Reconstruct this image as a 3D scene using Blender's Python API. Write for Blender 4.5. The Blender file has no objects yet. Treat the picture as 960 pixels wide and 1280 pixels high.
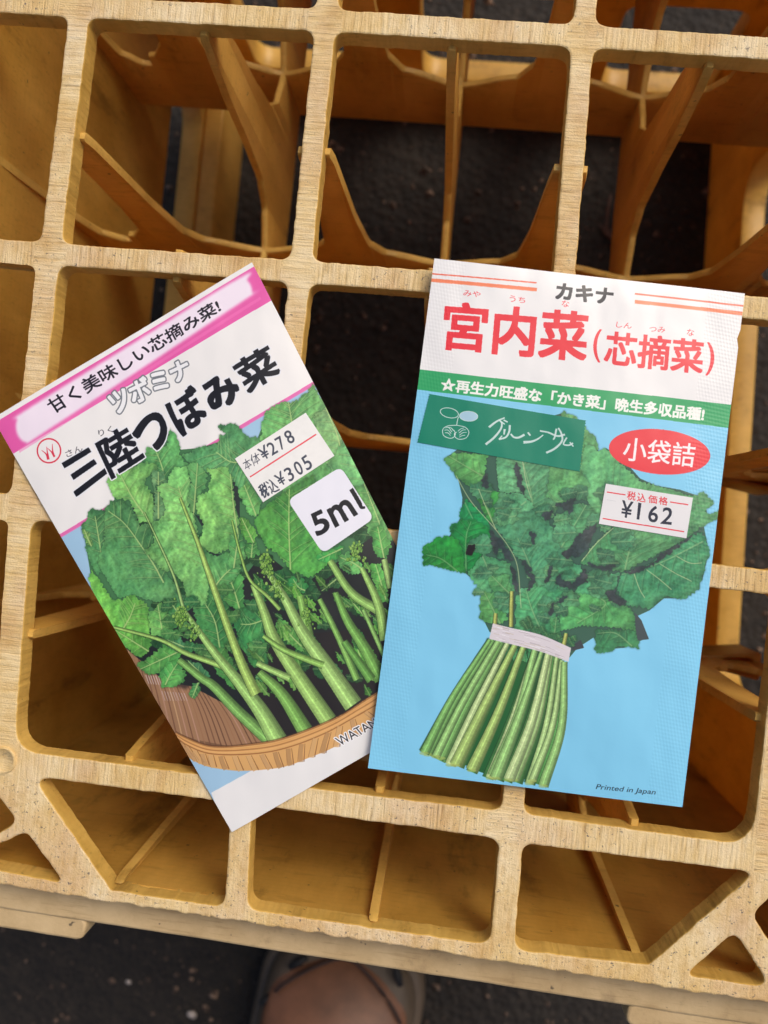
import bpy, math, random
import numpy as np
from mathutils import Vector, Matrix

random.seed(7); rng = np.random.default_rng(7)
scene = bpy.context.scene
C = scene.collection
H = 0.32                      # height of the upturned crate

# ------------------------------------------------------------------ camera
FPX = 1100.0                  # focal length in photo pixels (photo 960 x 1280)
RC = np.array([[0.9922719, 0.1017295, -0.0710458], [-0.1014192, 0.9948118, 0.007971], [0.0714881, -0.000704, 0.9974412]])
CP = np.array([0.13992, -0.157888, 0.283676]) + np.array([0, 0, H])
cam_d = bpy.data.cameras.new('camera'); cam = bpy.data.objects.new('camera', cam_d); C.objects.link(cam)
cam_d.sensor_fit = 'VERTICAL'; cam_d.sensor_height = 24.0; cam_d.lens = 24.0*FPX/1280
cam_d.clip_start = 0.01; cam_d.clip_end = 100
cam.matrix_world = Matrix.Translation(Vector(CP.tolist())) @ Matrix(RC.T.tolist()).to_4x4()
cam_d.dof.use_dof = True; cam_d.dof.focus_distance = 0.285; cam_d.dof.aperture_fstop = 7.0
scene.camera = cam

# ------------------------------------------------------------------ light
w = bpy.data.worlds.new('World'); scene.world = w; w.use_nodes = True
nt = w.node_tree; bg = nt.nodes['Background']
sky = nt.nodes.new('ShaderNodeTexSky'); sky.sky_type = 'NISHITA'; sky.sun_disc = False
SUN_EL, SUN_AZ = math.radians(49), math.radians(40)
sky.sun_elevation = SUN_EL; sky.sun_rotation = SUN_AZ
sky.air_density = 0.8; sky.dust_density = 6.0; sky.ozone_density = 0.8
nt.links.new(sky.outputs[0], bg.inputs[0]); bg.inputs[1].default_value = 0.125
sl = bpy.data.lights.new('sun', 'SUN'); sl.energy = 1.45; sl.angle = math.radians(28); sl.color = (1, .93, .80)
so = bpy.data.objects.new('sun', sl); C.objects.link(so)
sd = Vector((math.sin(SUN_AZ)*math.cos(SUN_EL), math.cos(SUN_AZ)*math.cos(SUN_EL), math.sin(SUN_EL)))
so.rotation_euler = sd.to_track_quat('Z', 'Y').to_euler()
scene.view_settings.view_transform = 'Standard'; scene.view_settings.look = 'None'
scene.view_settings.exposure = -0.08; scene.view_settings.gamma = 1
scene.render.engine = 'CYCLES'; scene.cycles.max_bounces = 10; scene.cycles.diffuse_bounces = 6

def unproj(px, py, z):
    """point of the plane at height z seen at photo pixel (px, py)"""
    d = RC.T @ np.array([(px-480)/FPX, (640-py)/FPX, -1.0])
    t = (z-CP[2])/d[2]
    return CP + d*t

# ------------------------------------------------------------------ helpers
def tag(o, label=None, cat=None, group=None, kind=None):
    if label: o['label'] = label
    if cat: o['category'] = cat
    if group: o['group'] = group
    if kind: o['kind'] = kind
    return o
def empty(name, loc=(0, 0, 0)):
    o = bpy.data.objects.new(name, None); C.objects.link(o); o.location = loc; o.empty_display_size = .02; return o
def link(name, me, parent=None):
    o = bpy.data.objects.new(name, me); C.objects.link(o)
    if parent: o.parent = parent; o.matrix_parent_inverse = Matrix.Translation(-Vector(parent.location))
    return o
def mesh(name, v, f, m, parent=None, smooth=False, uv=None):
    me = bpy.data.meshes.new(name); me.from_pydata([tuple(map(float, p)) for p in v], [], f); me.update()
    for mm in (m if isinstance(m, (list, tuple)) else [m]): me.materials.append(mm)
    if smooth: me.polygons.foreach_set('use_smooth', [True]*len(me.polygons))
    if uv is not None:
        ul = me.uv_layers.new(name='UVMap')
        for lp in me.loops: ul.data[lp.index].uv = uv[lp.vertex_index]
    return link(name, me, parent)
def N(nt, t, **k):
    n = nt.nodes.new(t)
    for a, b in k.items(): setattr(n, a, b)
    return n
def new_mat(name):
    m = bpy.data.materials.new(name); m.use_nodes = True
    return m, m.node_tree, m.node_tree.nodes['Principled BSDF']
def ramp(nt, fac, stops):
    r = N(nt, 'ShaderNodeValToRGB'); e = r.color_ramp.elements
    while len(e) > 1: e.remove(e[-1])
    e[0].position = stops[0][0]; e[0].color = (*stops[0][1], 1)
    for p, c in stops[1:]:
        q = e.new(p); q.color = (*c, 1)
    nt.links.new(fac, r.inputs[0]); return r.outputs[0]
def mix(nt, f, a, b, mode='MIX'):
    n = N(nt, 'ShaderNodeMix', data_type='RGBA', blend_type=mode)
    for s, v in ((n.inputs[0], f), (n.inputs[6], a), (n.inputs[7], b)):
        if hasattr(v, 'is_linked'): nt.links.new(v, s)
        elif isinstance(v, (int, float)): s.default_value = v
        else: s.default_value = (*v, 1)
    return n.outputs[2]
def noise(nt, vec, scale, detail=4, rough=.55):
    n = N(nt, 'ShaderNodeTexNoise'); n.inputs['Scale'].default_value = scale
    n.inputs['Detail'].default_value = detail; n.inputs['Roughness'].default_value = rough
    nt.links.new(vec, n.inputs['Vector']); return n.outputs[0]
def mapping(nt, vec, sc):
    n = N(nt, 'ShaderNodeMapping'); n.inputs['Scale'].default_value = sc; nt.links.new(vec, n.inputs[0]); return n.outputs[0]
def bump(nt, h, s, d, nrm=None):
    n = N(nt, 'ShaderNodeBump'); n.inputs['Strength'].default_value = s; n.inputs['Distance'].default_value = d
    nt.links.new(h, n.inputs['Height'])
    if nrm: nt.links.new(nrm, n.inputs['Normal'])
    return n.outputs[0]
def srgb(r, g, b):
    f = lambda c: (c/12.92 if c <= .04045 else ((c+.055)/1.055)**2.4)
    return tuple(f(x/255) for x in (r, g, b))

# ------------------------------------------------------------------ materials
def mat_worn(name, axis):
    """scuffed pale top of the grid; the cutter marks run across each bar (axis = 'x' marks vary along x)"""
    m, t, b = new_mat(name)
    tc = N(t, 'ShaderNodeTexCoord').outputs['Object']
    lo = (900, 110, 60) if axis == 'x' else (110, 800, 60)
    g1 = noise(t, mapping(t, tc, lo), 1.0, 3, .6)
    lo2 = (330, 30, 30) if axis == 'x' else (30, 300, 30)
    g2 = noise(t, mapping(t, tc, lo2), 1.0, 2, .5)
    big = noise(t, tc, 38, 5, .6)
    fine = noise(t, tc, 1400, 3, .7)
    c = ramp(t, big, [(.30, (.52, .345, .155)), (.5, (.64, .455, .235)), (.7, (.74, .57, .345))])
    c = mix(t, .8, c, ramp(t, g1, [(.28, (.42, .36, .28)), (.42, (.86, .84, .80)), (.6, (1, 1, 1)), (.8, (1.06, 1.05, 1.02))]), 'MULTIPLY')
    c = mix(t, .5, c, ramp(t, g2, [(.3, (.72, .66, .55)), (.6, (1.05, 1.05, 1.05))]), 'MULTIPLY')
    spk = noise(t, tc, 700, 2, .8)
    zone = noise(t, tc, 22, 2, .5)
    mm = N(t, 'ShaderNodeMath', operation='MULTIPLY')
    t.links.new(ramp(t, spk, [(.60, (0, 0, 0)), (.68, (1, 1, 1))]), mm.inputs[0])
    t.links.new(ramp(t, zone, [(.42, (.12, .12, .12)), (.62, (1, 1, 1))]), mm.inputs[1])
    c = mix(t, mm.outputs[0], c, (.16, .13, .10))
    t.links.new(c, b.inputs['Base Color']); b.inputs['Roughness'].default_value = .62
    h = mix(t, .35, g1, fine)
    t.links.new(bump(t, h, .55, .0006), b.inputs['Normal'])
    return m
def mat_plastic(name, base, dark, dirt=.5, rough=.42, sc=1.0, glow=0):
    m, t, b = new_mat(name)
    tc = N(t, 'ShaderNodeTexCoord').outputs['Object']
    big = noise(t, tc, 14*sc, 5, .62)
    c = ramp(t, big, [(.3, dark), (.62, base)])
    smear = noise(t, mapping(t, tc, (30, 30, 9)), 1.2*sc, 6, .7)
    c = mix(t, dirt, c, ramp(t, smear, [(.30, (.26, .20, .15)), (.42, (.80, .76, .70)), (.6, (1, 1, 1))]), 'MULTIPLY')
    scr = noise(t, mapping(t, tc, (60, 900, 240)), 1.0, 3, .6)
    c = mix(t, .35, c, ramp(t, scr, [(.34, (.62, .55, .45)), (.42, (1, 1, 1)), (.68, (1, 1, 1)), (.74, (1.25, 1.2, 1.15))]), 'MULTIPLY')
    spk = noise(t, tc, 260, 2, .8)
    c = mix(t, ramp(t, spk, [(.70, (0, 0, 0)), (.76, (.8, .8, .8))]), c, (.05, .04, .03))
    wv = N(t, 'ShaderNodeTexWave', wave_type='BANDS', bands_direction='Z'); wv.inputs['Scale'].default_value = 95
    wv.inputs['Distortion'].default_value = 5; wv.inputs['Detail'].default_value = 2; wv.inputs['Detail Scale'].default_value = .6
    t.links.new(tc, wv.inputs['Vector'])
    c = mix(t, .07, c, ramp(t, wv.outputs[1], [(0, (.62, .58, .5)), (.5, (1, 1, 1))]), 'MULTIPLY')
    t.links.new(c, b.inputs['Base Color']); b.inputs['Roughness'].default_value = rough
    f = noise(t, tc, 420, 3, .6)
    t.links.new(bump(t, mix(t, .5, f, smear), .3, .0008), b.inputs['Normal'])
    if glow:
        tr = N(t, 'ShaderNodeBsdfTranslucent'); t.links.new(mix(t, .5, c, (1.0, .62, .16), 'MULTIPLY'), tr.inputs[0])
        ms = N(t, 'ShaderNodeMixShader'); ms.inputs[0].default_value = glow
        t.links.new(b.outputs[0], ms.inputs[1]); t.links.new(tr.outputs[0], ms.inputs[2]); t.links.new(ms.outputs[0], t.nodes['Material Output'].inputs[0])
    return m
M_wornx = mat_worn('worn_plastic_across', 'x'); M_worny = mat_worn('worn_plastic_along', 'y')
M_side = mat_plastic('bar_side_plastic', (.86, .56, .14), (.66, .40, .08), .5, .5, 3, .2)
M_wall = mat_plastic('yellow_plastic', (.90, .58, .13), (.70, .40, .065), .75, .36, 1.0, .42)
M_div = mat_plastic('divider_plastic', (.86, .56, .14), (.70, .41, .08), .5, .36, 1.5, .42)
M_rim = mat_plastic('rim_plastic', (.62, .46, .25), (.50, .35, .17), .5, .55, 2)

# ------------------------------------------------------------------ the crate's grid in plan
S = 0.084
pxJ = {(1, 0): (100, 8), (2, 0): (407, 25), (3, 0): (729, 45), (4, 0): (1062, 67),
       (1, 1): (62, 317), (2, 1): (375, 339), (3, 1): (704, 364), (4, 1): (1035, 392),
       (1, 2): (27, 636), (2, 2): (340, 662), (3, 2): (672, 695), (4, 2): (990, 731),
       (1, 3): (4, 950), (2, 3): (306, 990), (3, 3): (640, 1030), (4, 3): (952, 1074)}
DJ = np.zeros((5, 4, 2))
for (c, r), (x, y) in pxJ.items():
    DJ[r+1, c-1] = unproj(x, y, H)[:2] - np.array([(c-1)*S, -r*S])
DJ[0] = DJ[1]
def G(c, r):
    """slightly warped grid: column c (1..4), row r (-1..3) -> x, y"""
    a = min(max(c-1, 0), 2.9999); b = min(max(r+1, 0), 3.9999)
    i, j = int(a), int(b); fa, fb = a-i, b-j
    d = (DJ[j, i]*(1-fa)+DJ[j, i+1]*fa)*(1-fb) + (DJ[j+1, i]*(1-fa)+DJ[j+1, i+1]*fa)*fb
    return np.array([(c-1)*S+d[0], -r*S+d[1]])
LW, RW, FW, NW = .52, 4.48, -1.48, 3.455      # inner faces of left, right, far and near wall
NEAR0, NEAR1 = unproj(-60, 1082, H)[:2], unproj(960, 1234, H)[:2]   # inner edge line of the near wall
def near_pt(px, off=0.0):
    a = unproj(px, 1091+px*.149, H)[:2]; return a

def rounded(pts, rad, step=.0007, wob=.00009):
    """closed outline with rounded corners and slightly worn, uneven edges"""
    P = [np.array(p[:2], float) for p in pts]; out = []; n = len(P)
    rads = rad if isinstance(rad, (list, tuple)) else [rad]*n
    for i in range(n):
        p0, p, p1 = P[i-1], P[i], P[(i+1) % n]
        a = (p0-p); b = (p1-p); la, lb = np.linalg.norm(a), np.linalg.norm(b); a /= la; b /= lb
        ang = math.acos(np.clip(a@b, -1, 1)); d = min(rads[i]/math.tan(ang/2), la*.48, lb*.48)
        q0, q1 = p+a*d, p+b*d
        for k in range(9):
            t = k/8; out.append((1-t)**2*q0+2*t*(1-t)*p+t*t*q1)
    res = []
    for i in range(len(out)):
        a, b = out[i], out[(i+1) % len(out)]; L = np.linalg.norm(b-a); k = max(1, int(L/step))
        for j in range(k): res.append(a+(b-a)*j/k)
    res = np.array(res)
    nn = len(res); w0_ = rng.normal(0, 1, nn); w1 = w0_*.55+(np.roll(w0_, 1)+np.roll(w0_, -1)+np.roll(w0_, 2)+np.roll(w0_, 3))*.35
    nr = np.roll(res, -1, 0)-np.roll(res, 1, 0); nr /= np.linalg.norm(nr, axis=1)[:, None]+1e-9
    nr = np.c_[-nr[:, 1], nr[:, 0]]
    return res + nr*w1[:, None]*wob
def fill_curve(name, loops, thick, bev, res=1):
    """flat plate (2-D curve with holes, bevelled edge) centred on z = 0 -> mesh"""
    cu = bpy.data.curves.new(name, 'CURVE'); cu.dimensions = '2D'; cu.fill_mode = 'BOTH'
    cu.extrude = thick/2-bev; cu.bevel_depth = bev; cu.offset = -bev; cu.bevel_resolution = res
    for L in loops:
        s = cu.splines.new('POLY'); s.points.add(len(L)-1)
        s.points.foreach_set('co', np.c_[L, np.zeros(len(L)), np.ones(len(L))].ravel()); s.use_cyclic_u = True
    o = bpy.data.objects.new('tmp', cu); C.objects.link(o)
    me = bpy.data.meshes.new_from_object(o.evaluated_get(bpy.context.evaluated_depsgraph_get()))
    bpy.data.objects.remove(o); me.name = name
    return me

crate = empty('bottle_crate', (float(G(2.5, 1)[0]), float(G(2.5, 1)[1]), 0))
tag(crate, 'upturned yellow plastic bottle crate with scuffed open grid bottom, standing on dark ground', 'bottle crate')

BV = .042                                   # half width of a bar in cells
BH = .044
R0 = .0040
loops = []
def U(x, y): return unproj(x, y, H)[:2]
outer = [G(LW-.07, FW-.07), G(RW+.07, FW-.07), U(1215, 1300), U(-110, 1094)]
outer = [outer[0], outer[1], U(1290, 1305), U(-130, 1086)]
loops.append(rounded(outer, .012, wob=.0002))
cols = [LW] + [1, 2, 3, 4] + [RW]; rows = [FW] + [-1, 0, 1, 2, 3]
for i in range(5):
    for j in range(5):
        c0 = cols[i]+(BV if i else .0); c1 = cols[i+1]-(BV if i < 4 else 0)
        r0 = rows[j]+(BH if j else 0); r1 = rows[j+1]-BH
        q = [G(c0, r0), G(c1, r0), G(c1, r1), G(c0, r1)]
        rd = [R0]*4
        if j == 4 and i == 1: rd[3] = .010
        if j == 4 and i == 3: rd[2] = .010
        if i == 0 and j == 4: q = [G(c0, r0), G(c1, r0), G(c1, r1-.12), G(c1-.25, r1-.02), G(c0, r1-.32)]; rd = [R0]*5
        if i == 4 and j == 4: q = [G(c0, r0), G(c1, r0), G(c1, r1-.32), G(c0+.25, r1-.02), G(c0, r1-.12)]; rd = [R0]*5
        loops.append(rounded(q, rd))
for P, rd in (
    ([(41, 971), (288, 1003), (281, 1134), (139, 1113)], [.003, .004, .004, .0015]),
    ([(33, 1041), (79, 1104), (-60, 1077)], [.002, .0015, .003]),
    ([(-45, 940), (22, 1027), (-56, 1077), (-95, 1020)], [.004, .003, .004, .004]),
    ([(315, 1006), (624, 1049), (613, 1181), (309, 1137)], [.004, .004, .0045, .005]),
    ([(654, 1054), (944, 1091), (812, 1206), (643, 1187)], [.004, .002, .002, .004]),
    ([(858, 1219), (918, 1165), (965, 1235)], [.0015, .003, .003]),
    ([(940, 1144), (985, 1100), (1040, 1150), (985, 1210)], [.004]*4)):
    loops.append(rounded([U(*p) for p in P], rd))
me = fill_curve('bottom_grid', loops, .0085, .0006, 1)
me.transform(Matrix.Translation((0, 0, H-.00425)))
for m in (M_wornx, M_worny, M_side): me.materials.append(m)
# the vertical (column) bars are cut across the other way
inv = {}
ctr = np.empty(len(me.polygons)*3); me.polygons.foreach_get('center', ctr); ctr = ctr.reshape(-1, 3)
nrm = np.empty(len(me.polygons)*3); me.polygons.foreach_get('normal', nrm); nrm = nrm.reshape(-1, 3)
me.polygons.foreach_set('use_smooth', [False]*len(me.polygons))
link('bottom_grid', me, crate)
# cheap way to keep the cut direction per bar: worn material blended by plan position in the shader
def grid_top_material():
    m, t, b = new_mat('worn_grid_top')
    geo = N(t, 'ShaderNodeTexCoord').outputs['Object']
    # marks follow the bar: position relative to the column lines, sheared with the crate
    sep = N(t, 'ShaderNodeSeparateXYZ'); t.links.new(geo, sep.inputs[0])
    def M_(op, a, bb=None):
        n = N(t, 'ShaderNodeMath', operation=op)
        for s, v in ((0, a), (1, bb)):
            if v is None: continue
            if hasattr(v, 'is_linked'): t.links.new(v, n.inputs[s])
            else: n.inputs[s].default_value = v
        return n.outputs[0]
    fx = M_('ABSOLUTE', M_('SUBTRACT', M_('FRACT', M_('ADD', M_('DIVIDE', sep.outputs[0], S), 100.5)), .5))
    fy = M_('ABSOLUTE', M_('SUBTRACT', M_('FRACT', M_('ADD', M_('DIVIDE', sep.outputs[1], S), 100.5)), .5))
    isv = M_('MULTIPLY', M_('LESS_THAN', fx, .066), M_('GREATER_THAN', sep.outputs[1], -3*S-.006))
    frame = M_('LESS_THAN', sep.outputs[1], -3*S-.006)
    out = []
    for lo, lo2 in (((1000, 70, 60), (380, 60, 30)), ((70, 900, 60), (60, 320, 30))):
        g1 = noise(t, mapping(t, geo, lo), 1.0, 3, .6); g2 = noise(t, mapping(t, geo, lo2), 1.0, 2, .5)
        out.append((g1, g2))
    def sel(a, c): return mix(t, isv, a, c)
    g1 = sel(out[0][0], out[1][0]); g2 = sel(out[0][1], out[1][1])
    iso = noise(t, geo, 520, 4, .7)
    fsep = M_('MULTIPLY', frame, .45)
    g1 = mix(t, fsep, g1, iso)
    big = noise(t, geo, 38, 5, .6); fine = noise(t, geo, 1500, 3, .7)
    c = ramp(t, big, [(.28, (.70, .49, .20)), (.5, (.77, .60, .33)), (.72, (.82, .69, .47))])
    c = mix(t, .62, c, ramp(t, g1, [(.30, (.42, .33, .22)), (.37, (.88, .80, .64)), (.46, (1, .985, .95)), (.8, (1.05, 1.05, 1.04))]), 'MULTIPLY')
    c = mix(t, .45, c, ramp(t, g2, [(.3, (.86, .74, .50)), (.55, (1.04, 1.04, 1.04))]), 'MULTIPLY')
    bv = N(t, 'ShaderNodeBevel'); bv.samples = 4; bv.inputs[0].default_value = .0016
    gm = N(t, 'ShaderNodeNewGeometry'); dt = N(t, 'ShaderNodeVectorMath', operation='DOT_PRODUCT')
    t.links.new(bv.outputs[0], dt.inputs[0]); t.links.new(gm.outputs['Normal'], dt.inputs[1])
    ed = mix(t, .35, dt.outputs['Value'], noise(t, geo, 260, 3, .7))
    edge = ramp(t, ed, [(.60, (1, 1, 1)), (.84, (0, 0, 0))])
    c = mix(t, mix(t, 1.0, edge, (.8, .8, .8), 'MULTIPLY'), c, (.60, .39, .11))
    grime = ramp(t, noise(t, geo, 85, 6, .78), [(.52, (1, 1, 1)), (.66, (.80, .72, .62)), (.78, (.62, .53, .44))])
    c = mix(t, .5, c, grime, 'MULTIPLY')
    spk = ramp(t, noise(t, geo, 760, 2, .85), [(.625, (0, 0, 0)), (.69, (1, 1, 1))])
    zone = ramp(t, noise(t, geo, 24, 2, .5), [(.42, (.12, .12, .12)), (.56, (.9, .9, .9))])
    pink = ramp(t, noise(t, mapping(t, geo, (1, .6, 1)), 30, 4, .7), [(.45, (1, 1, 1)), (.62, (.86, .77, .72))])
    c = mix(t, 1.0, c, pink, 'MULTIPLY')
    zone = mix(t, frame, zone, (.9, .9, .9))
    k = mix(t, 1.0, spk, zone, 'MULTIPLY')
    c = mix(t, k, c, (.15, .12, .10))
    t.links.new(c, b.inputs['Base Color']); b.inputs['Roughness'].default_value = .6
    t.links.new(bump(t, mix(t, .3, g1, fine), .9, .0009), b.inputs['Normal'])
    return m
me.materials[0] = grid_top_material()
me.polygons.foreach_set('material_index', np.where(nrm[:, 2] > .75, 0, 2).astype(np.int32))

def ring(name, cx, cy, z0, r, h, m, parent, dish=.0004):
    v, f = [], []; n = 40
    prof = [(r, -h), (r, -.0004), (r*.95, 0), (r*.80, 0), (r*.74, -dish), (.0001, -dish)]
    for (rr, zz) in prof:
        for k in range(n): v.append((cx+rr*math.cos(k*math.tau/n), cy+rr*math.sin(k*math.tau/n), z0+zz))
    for a in range(len(prof)-1):
        for k in range(n): f.append((a*n+k, a*n+(k+1) % n, (a+1)*n+(k+1) % n, (a+1)*n+k))
    return mesh(name, v, f, m, parent, True)
for c, r in ((1, 3), (1, -1), (4, -1)):
    x, y = G(c, r)
    ring('foot_boss', x, y, H+.0007, .0046, .004, me.materials[0], crate)

# walls: plates standing on edge with hand-hold openings
def wall(name, A, B, out, openings, thick=.006, inset=0, top=.006):
    A = np.array(A, float); B = np.array(B, float); L = np.linalg.norm(B-A); u = (B-A)/L; o = np.array(out)
    if name == 'side_wall': A = A-u*.004; B = B+u*.0035; L = np.linalg.norm(B-A)
    lp = [rounded([(0, -top), (L, -top), (L, -H-.003), (0, -H-.003)], .001, .02, 0)]
    for (a0, a1, d0, d1, rr) in openings:
        lp.append(rounded([(a0*L, -d0), (a1*L, -d0), (a1*L, -d1), (a0*L, -d1)], rr, .003, 0))
    me = fill_curve(name, lp, thick, .0008, 1)
    n = len(me.vertices); co = np.empty(n*3); me.vertices.foreach_get('co', co); co = co.reshape(-1, 3)
    W = np.zeros((n, 3)); W[:, :2] = A + np.outer(co[:, 0], u) + np.outer(co[:, 2]+thick/2-inset, o)
    W[:, 2] = H+co[:, 1]
    me.vertices.foreach_set('co', W.ravel()); me.materials.append(M_wall); me.update()
    return link(name, me, crate)
def perp(A, B, s):
    d = np.array(B)-np.array(A); d = d/np.linalg.norm(d); return np.array([-d[1], d[0]])*s
PLF, PRF = G(LW, FW), G(RW, FW)
PLN = U(-152, 1068); PRN = U(1180, 1271)
# left wall runs far -> near
wall('side_wall', PLF, PLN, perp(PLF, PLN, -1), [(.10, .80, .205, .262, .018)], .013)
wall('side_wall', PRF, PRN, perp(PRF, PRN, 1), [(.16, .86, .165, .245, .022)], .013)
wall('end_wall', PLF, PRF, perp(PLF, PRF, 1), [(.08, .30, .19, .283, .012), (.41, .655, .19, .283, .012), (.75, .95, .19, .283, .012)], .014)
wall('end_wall', PLN, PRN, perp(PLN, PRN, -1), [(.40, .60, .19, .26, .012)], .0042)
# inner lower rail of the left wall (its ledge catches the light)
def slab(name, A, B, o, in0, out0, z0, z1, m, a0=0., a1=1., rad=.003):
    A = np.array(A); B = np.array(B); u = (B-A); o = np.array(o)
    q = [A+u*a0+o*in0, A+u*a1+o*in0, A+u*a1+o*out0, A+u*a0+o*out0]
    me = fill_curve(name, [rounded(q, rad, .004, .00008)], z1-z0, .001, 2)
    me.transform(Matrix.Translation((0, 0, (z0+z1)/2))); me.materials.append(m)
    return link(name, me, crate)
oL = perp(PLF, PLN, -1); oR = perp(PRF, PRN, 1); oF = perp(PLF, PRF, 1); oN = perp(PLN, PRN, -1)
slab('lower_rail', PLF, PLN, oL, -.012, -.0005, .002, H-.264, M_wall, .03, .97)
# stepped outer rim of the near wall and its wider corner pads
slab('outer_rim', PLN, PRN, oN, .0038, .0180, .004, H-.012, M_rim, -.01, 1.01)
slab('corner_pad', PLN, PRN, oN, .0170, .0250, .004, H-.0128, M_rim, -.02, .200, .006)
slab('corner_pad', PLN, PRN, oN, .0170, .0250, .004, H-.0128, M_rim, .735, 1.02, .006)

# dividers between the bottle places: each sheet dips in the open and rises to a tooth under every bar
def interp(t, T):
    for (a, x), (b, y) in zip(T, T[1:]):
        if t <= b:
            k = (t-a)/(b-a) if b > a else 0
            k = k*k*(3-2*k)*.5+k*.5
            return x+(y-x)*k
    return T[-1][1]
TH_ = [(0, .004), (.066, .004), (.072, .012), (.078, .036), (.088, .070), (.120, .100), (.2, .111), (.5, .122)]
TV_ = [(0, .004), (.066, .004), (.08, .012), (.12, .035), (.155, .072), (.20, .10), (.3, .114), (.5, .122)]
TW_ = [(0, .004), (.015, .006), (.03, .04), (.05, .085), (.10, .112), (.2, .120), (.5, .124)]
def divider(fixed, vertical, lo, hi):
    v, f = [], []; th = .0015; xs = []
    s = lo
    while s < hi: xs.append(s); s += .008
    xs.append(hi)
    for s in xs:
        t = abs(s-round(s)); w = min(s-lo, hi-s)
        d = interp(t, TV_ if vertical else TH_)
        if 0.5 > w and (s < 1-.24 and not vertical or s > 4-.0+.24 and not vertical or vertical and (s < -1-.24 or s > 3+.24)):
            d = interp(w, TW_)
        p = G(fixed, s) if vertical else G(s, fixed)
        if vertical and s > 3:
            q3 = G(fixed, 3); k = (s-3)/(hi-3)
            ppx = {1.5: 142, 2.5: 465, 3.5: 802}[fixed]
            e = U(ppx, 1089+ppx*.15); p = q3*(1-k)+e*k
        nrm_ = np.array([1, -.03]) if vertical else np.array([.07, 1])
        z = H-d; zb = H-max(.160, d+.004)
        for (o_, zz) in ((-1.25*th, zb), (-th, z-.0008), (-th*.6, z), (th*.6, z), (th, z-.0008), (1.25*th, zb)):
            q = p+nrm_*o_; v.append((q[0], q[1], zz))
    n = 6
    for i in range(len(xs)-1):
        for k in range(n):
            a = i*n+k; b = i*n+(k+1) % n; f.append((a, b, b+n, a+n))
    f.append(tuple(range(n-1, -1, -1))); f.append(tuple(range(len(v)-n, len(v))))
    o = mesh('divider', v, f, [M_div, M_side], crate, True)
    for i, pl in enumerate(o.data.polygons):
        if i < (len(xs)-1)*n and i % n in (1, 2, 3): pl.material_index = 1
    o.data.set_sharp_from_angle(angle=math.radians(50))
for c in (1.5, 2.5, 3.5): divider(c, True, FW-.01, NW-.0)
for r in (-.5, .5, 1.5, 2.5): divider(r, False, LW-.01, RW+.01)
# looped ends where a divider joins the side walls
for r in (.5, 1.5, 2.5):
    for side in (1,):
        c0, c1 = ((LW, LW+.34) if side == 0 else (RW-.34, RW))
        n0 = G(c0, r); n1 = G(c1, r); d = (n1-n0); q = np.array([-d[1], d[0]])/np.linalg.norm(d)
        wdt = (.013, .004) if side == 0 else (.004, .013)
        o_ = [n0+q*wdt[0]*.5, n1+q*wdt[1]*.5, n1-q*wdt[1]*.5, n0-q*wdt[0]*.5]
        i_ = [n0+d*.12+q*wdt[0]*.28, n0+d*.62+q*wdt[1]*.25+q*.001*(1 if side else 1), n0+d*.62-q*.002, n0+d*.12-q*wdt[0]*.28]
        if side: i_ = [n1-d*.12+q*.0035, n1-d*.62+q*.002, n1-d*.62-q*.002, n1-d*.12-q*.0035]
        me2 = fill_curve('divider_loop', [rounded(o_, .0015, .003, 0), rounded(i_, .002, .003, 0)], .03, .0008, 2)
        me2.transform(Matrix.Translation((0, 0, H-.145))); me2.materials.append(M_div)
        link('divider_loop', me2, crate)

# ------------------------------------------------------------------ ground
m, t, b = new_mat('dark_asphalt')
tc = N(t, 'ShaderNodeTexCoord').outputs['Object']
vor = N(t, 'ShaderNodeTexVoronoi'); vor.inputs['Scale'].default_value = 190; t.links.new(tc, vor.inputs['Vector'])
c = ramp(t, noise(t, tc, 60, 6, .7), [(.3, (.006, .004, .003)), (.6, (.018, .013, .009)), (.8, (.05, .036, .026))])
c2 = mix(t, ramp(t, noise(t, tc, 260, 2, .8), [(.62, (0, 0, 0)), (.72, (.7, .7, .7))]), c, (.09, .062, .045))
t.links.new(c2, b.inputs['Base Color']); b.inputs['Roughness'].default_value = .85
t.links.new(bump(t, mix(t, .5, vor.outputs[0], noise(t, tc, 120, 5, .7)), .9, .004), b.inputs['Normal'])
M_ground = m
g = 4.0; nG = 2
mesh('ground', [(-g, -g, 0), (g, -g, 0), (g, g, 0), (-g, g, 0)], [(0, 1, 2, 3)], M_ground)['kind'] = 'structure'
# loose grit on the asphalt: uncountable
v, f = [], []
for k in range(2600):
    x = CP[0]+rng.uniform(-.36, .36); y = CP[1]+rng.uniform(-.42, .40); s = rng.gamma(2, .0007)+.0006
    b0 = len(v); a0 = rng.uniform(0, 6.28)
    for q in range(4): v.append((x+s*math.cos(a0+q*1.57)*rng.uniform(.6, 1.2), y+s*math.sin(a0+q*1.57)*rng.uniform(.6, 1.2), 0.0))
    v.append((x, y, s*.8)); f += [(b0+q, b0+(q+1) % 4, b0+4) for q in range(4)]
mg, tg, bgm = new_mat('grit'); ob = N(tg, 'ShaderNodeTexCoord').outputs['Object']
tg.links.new(ramp(tg, noise(tg, ob, 230, 2, .6), [(.35, (.02, .014, .01)), (.55, (.09, .055, .038)), (.68, (.30, .20, .14))]), bgm.inputs['Base Color']); bgm.inputs['Roughness'].default_value = .8
tag(mesh('grit', v, f, mg), 'loose dark grit scattered over the asphalt', 'grit', kind='stuff')

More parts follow.
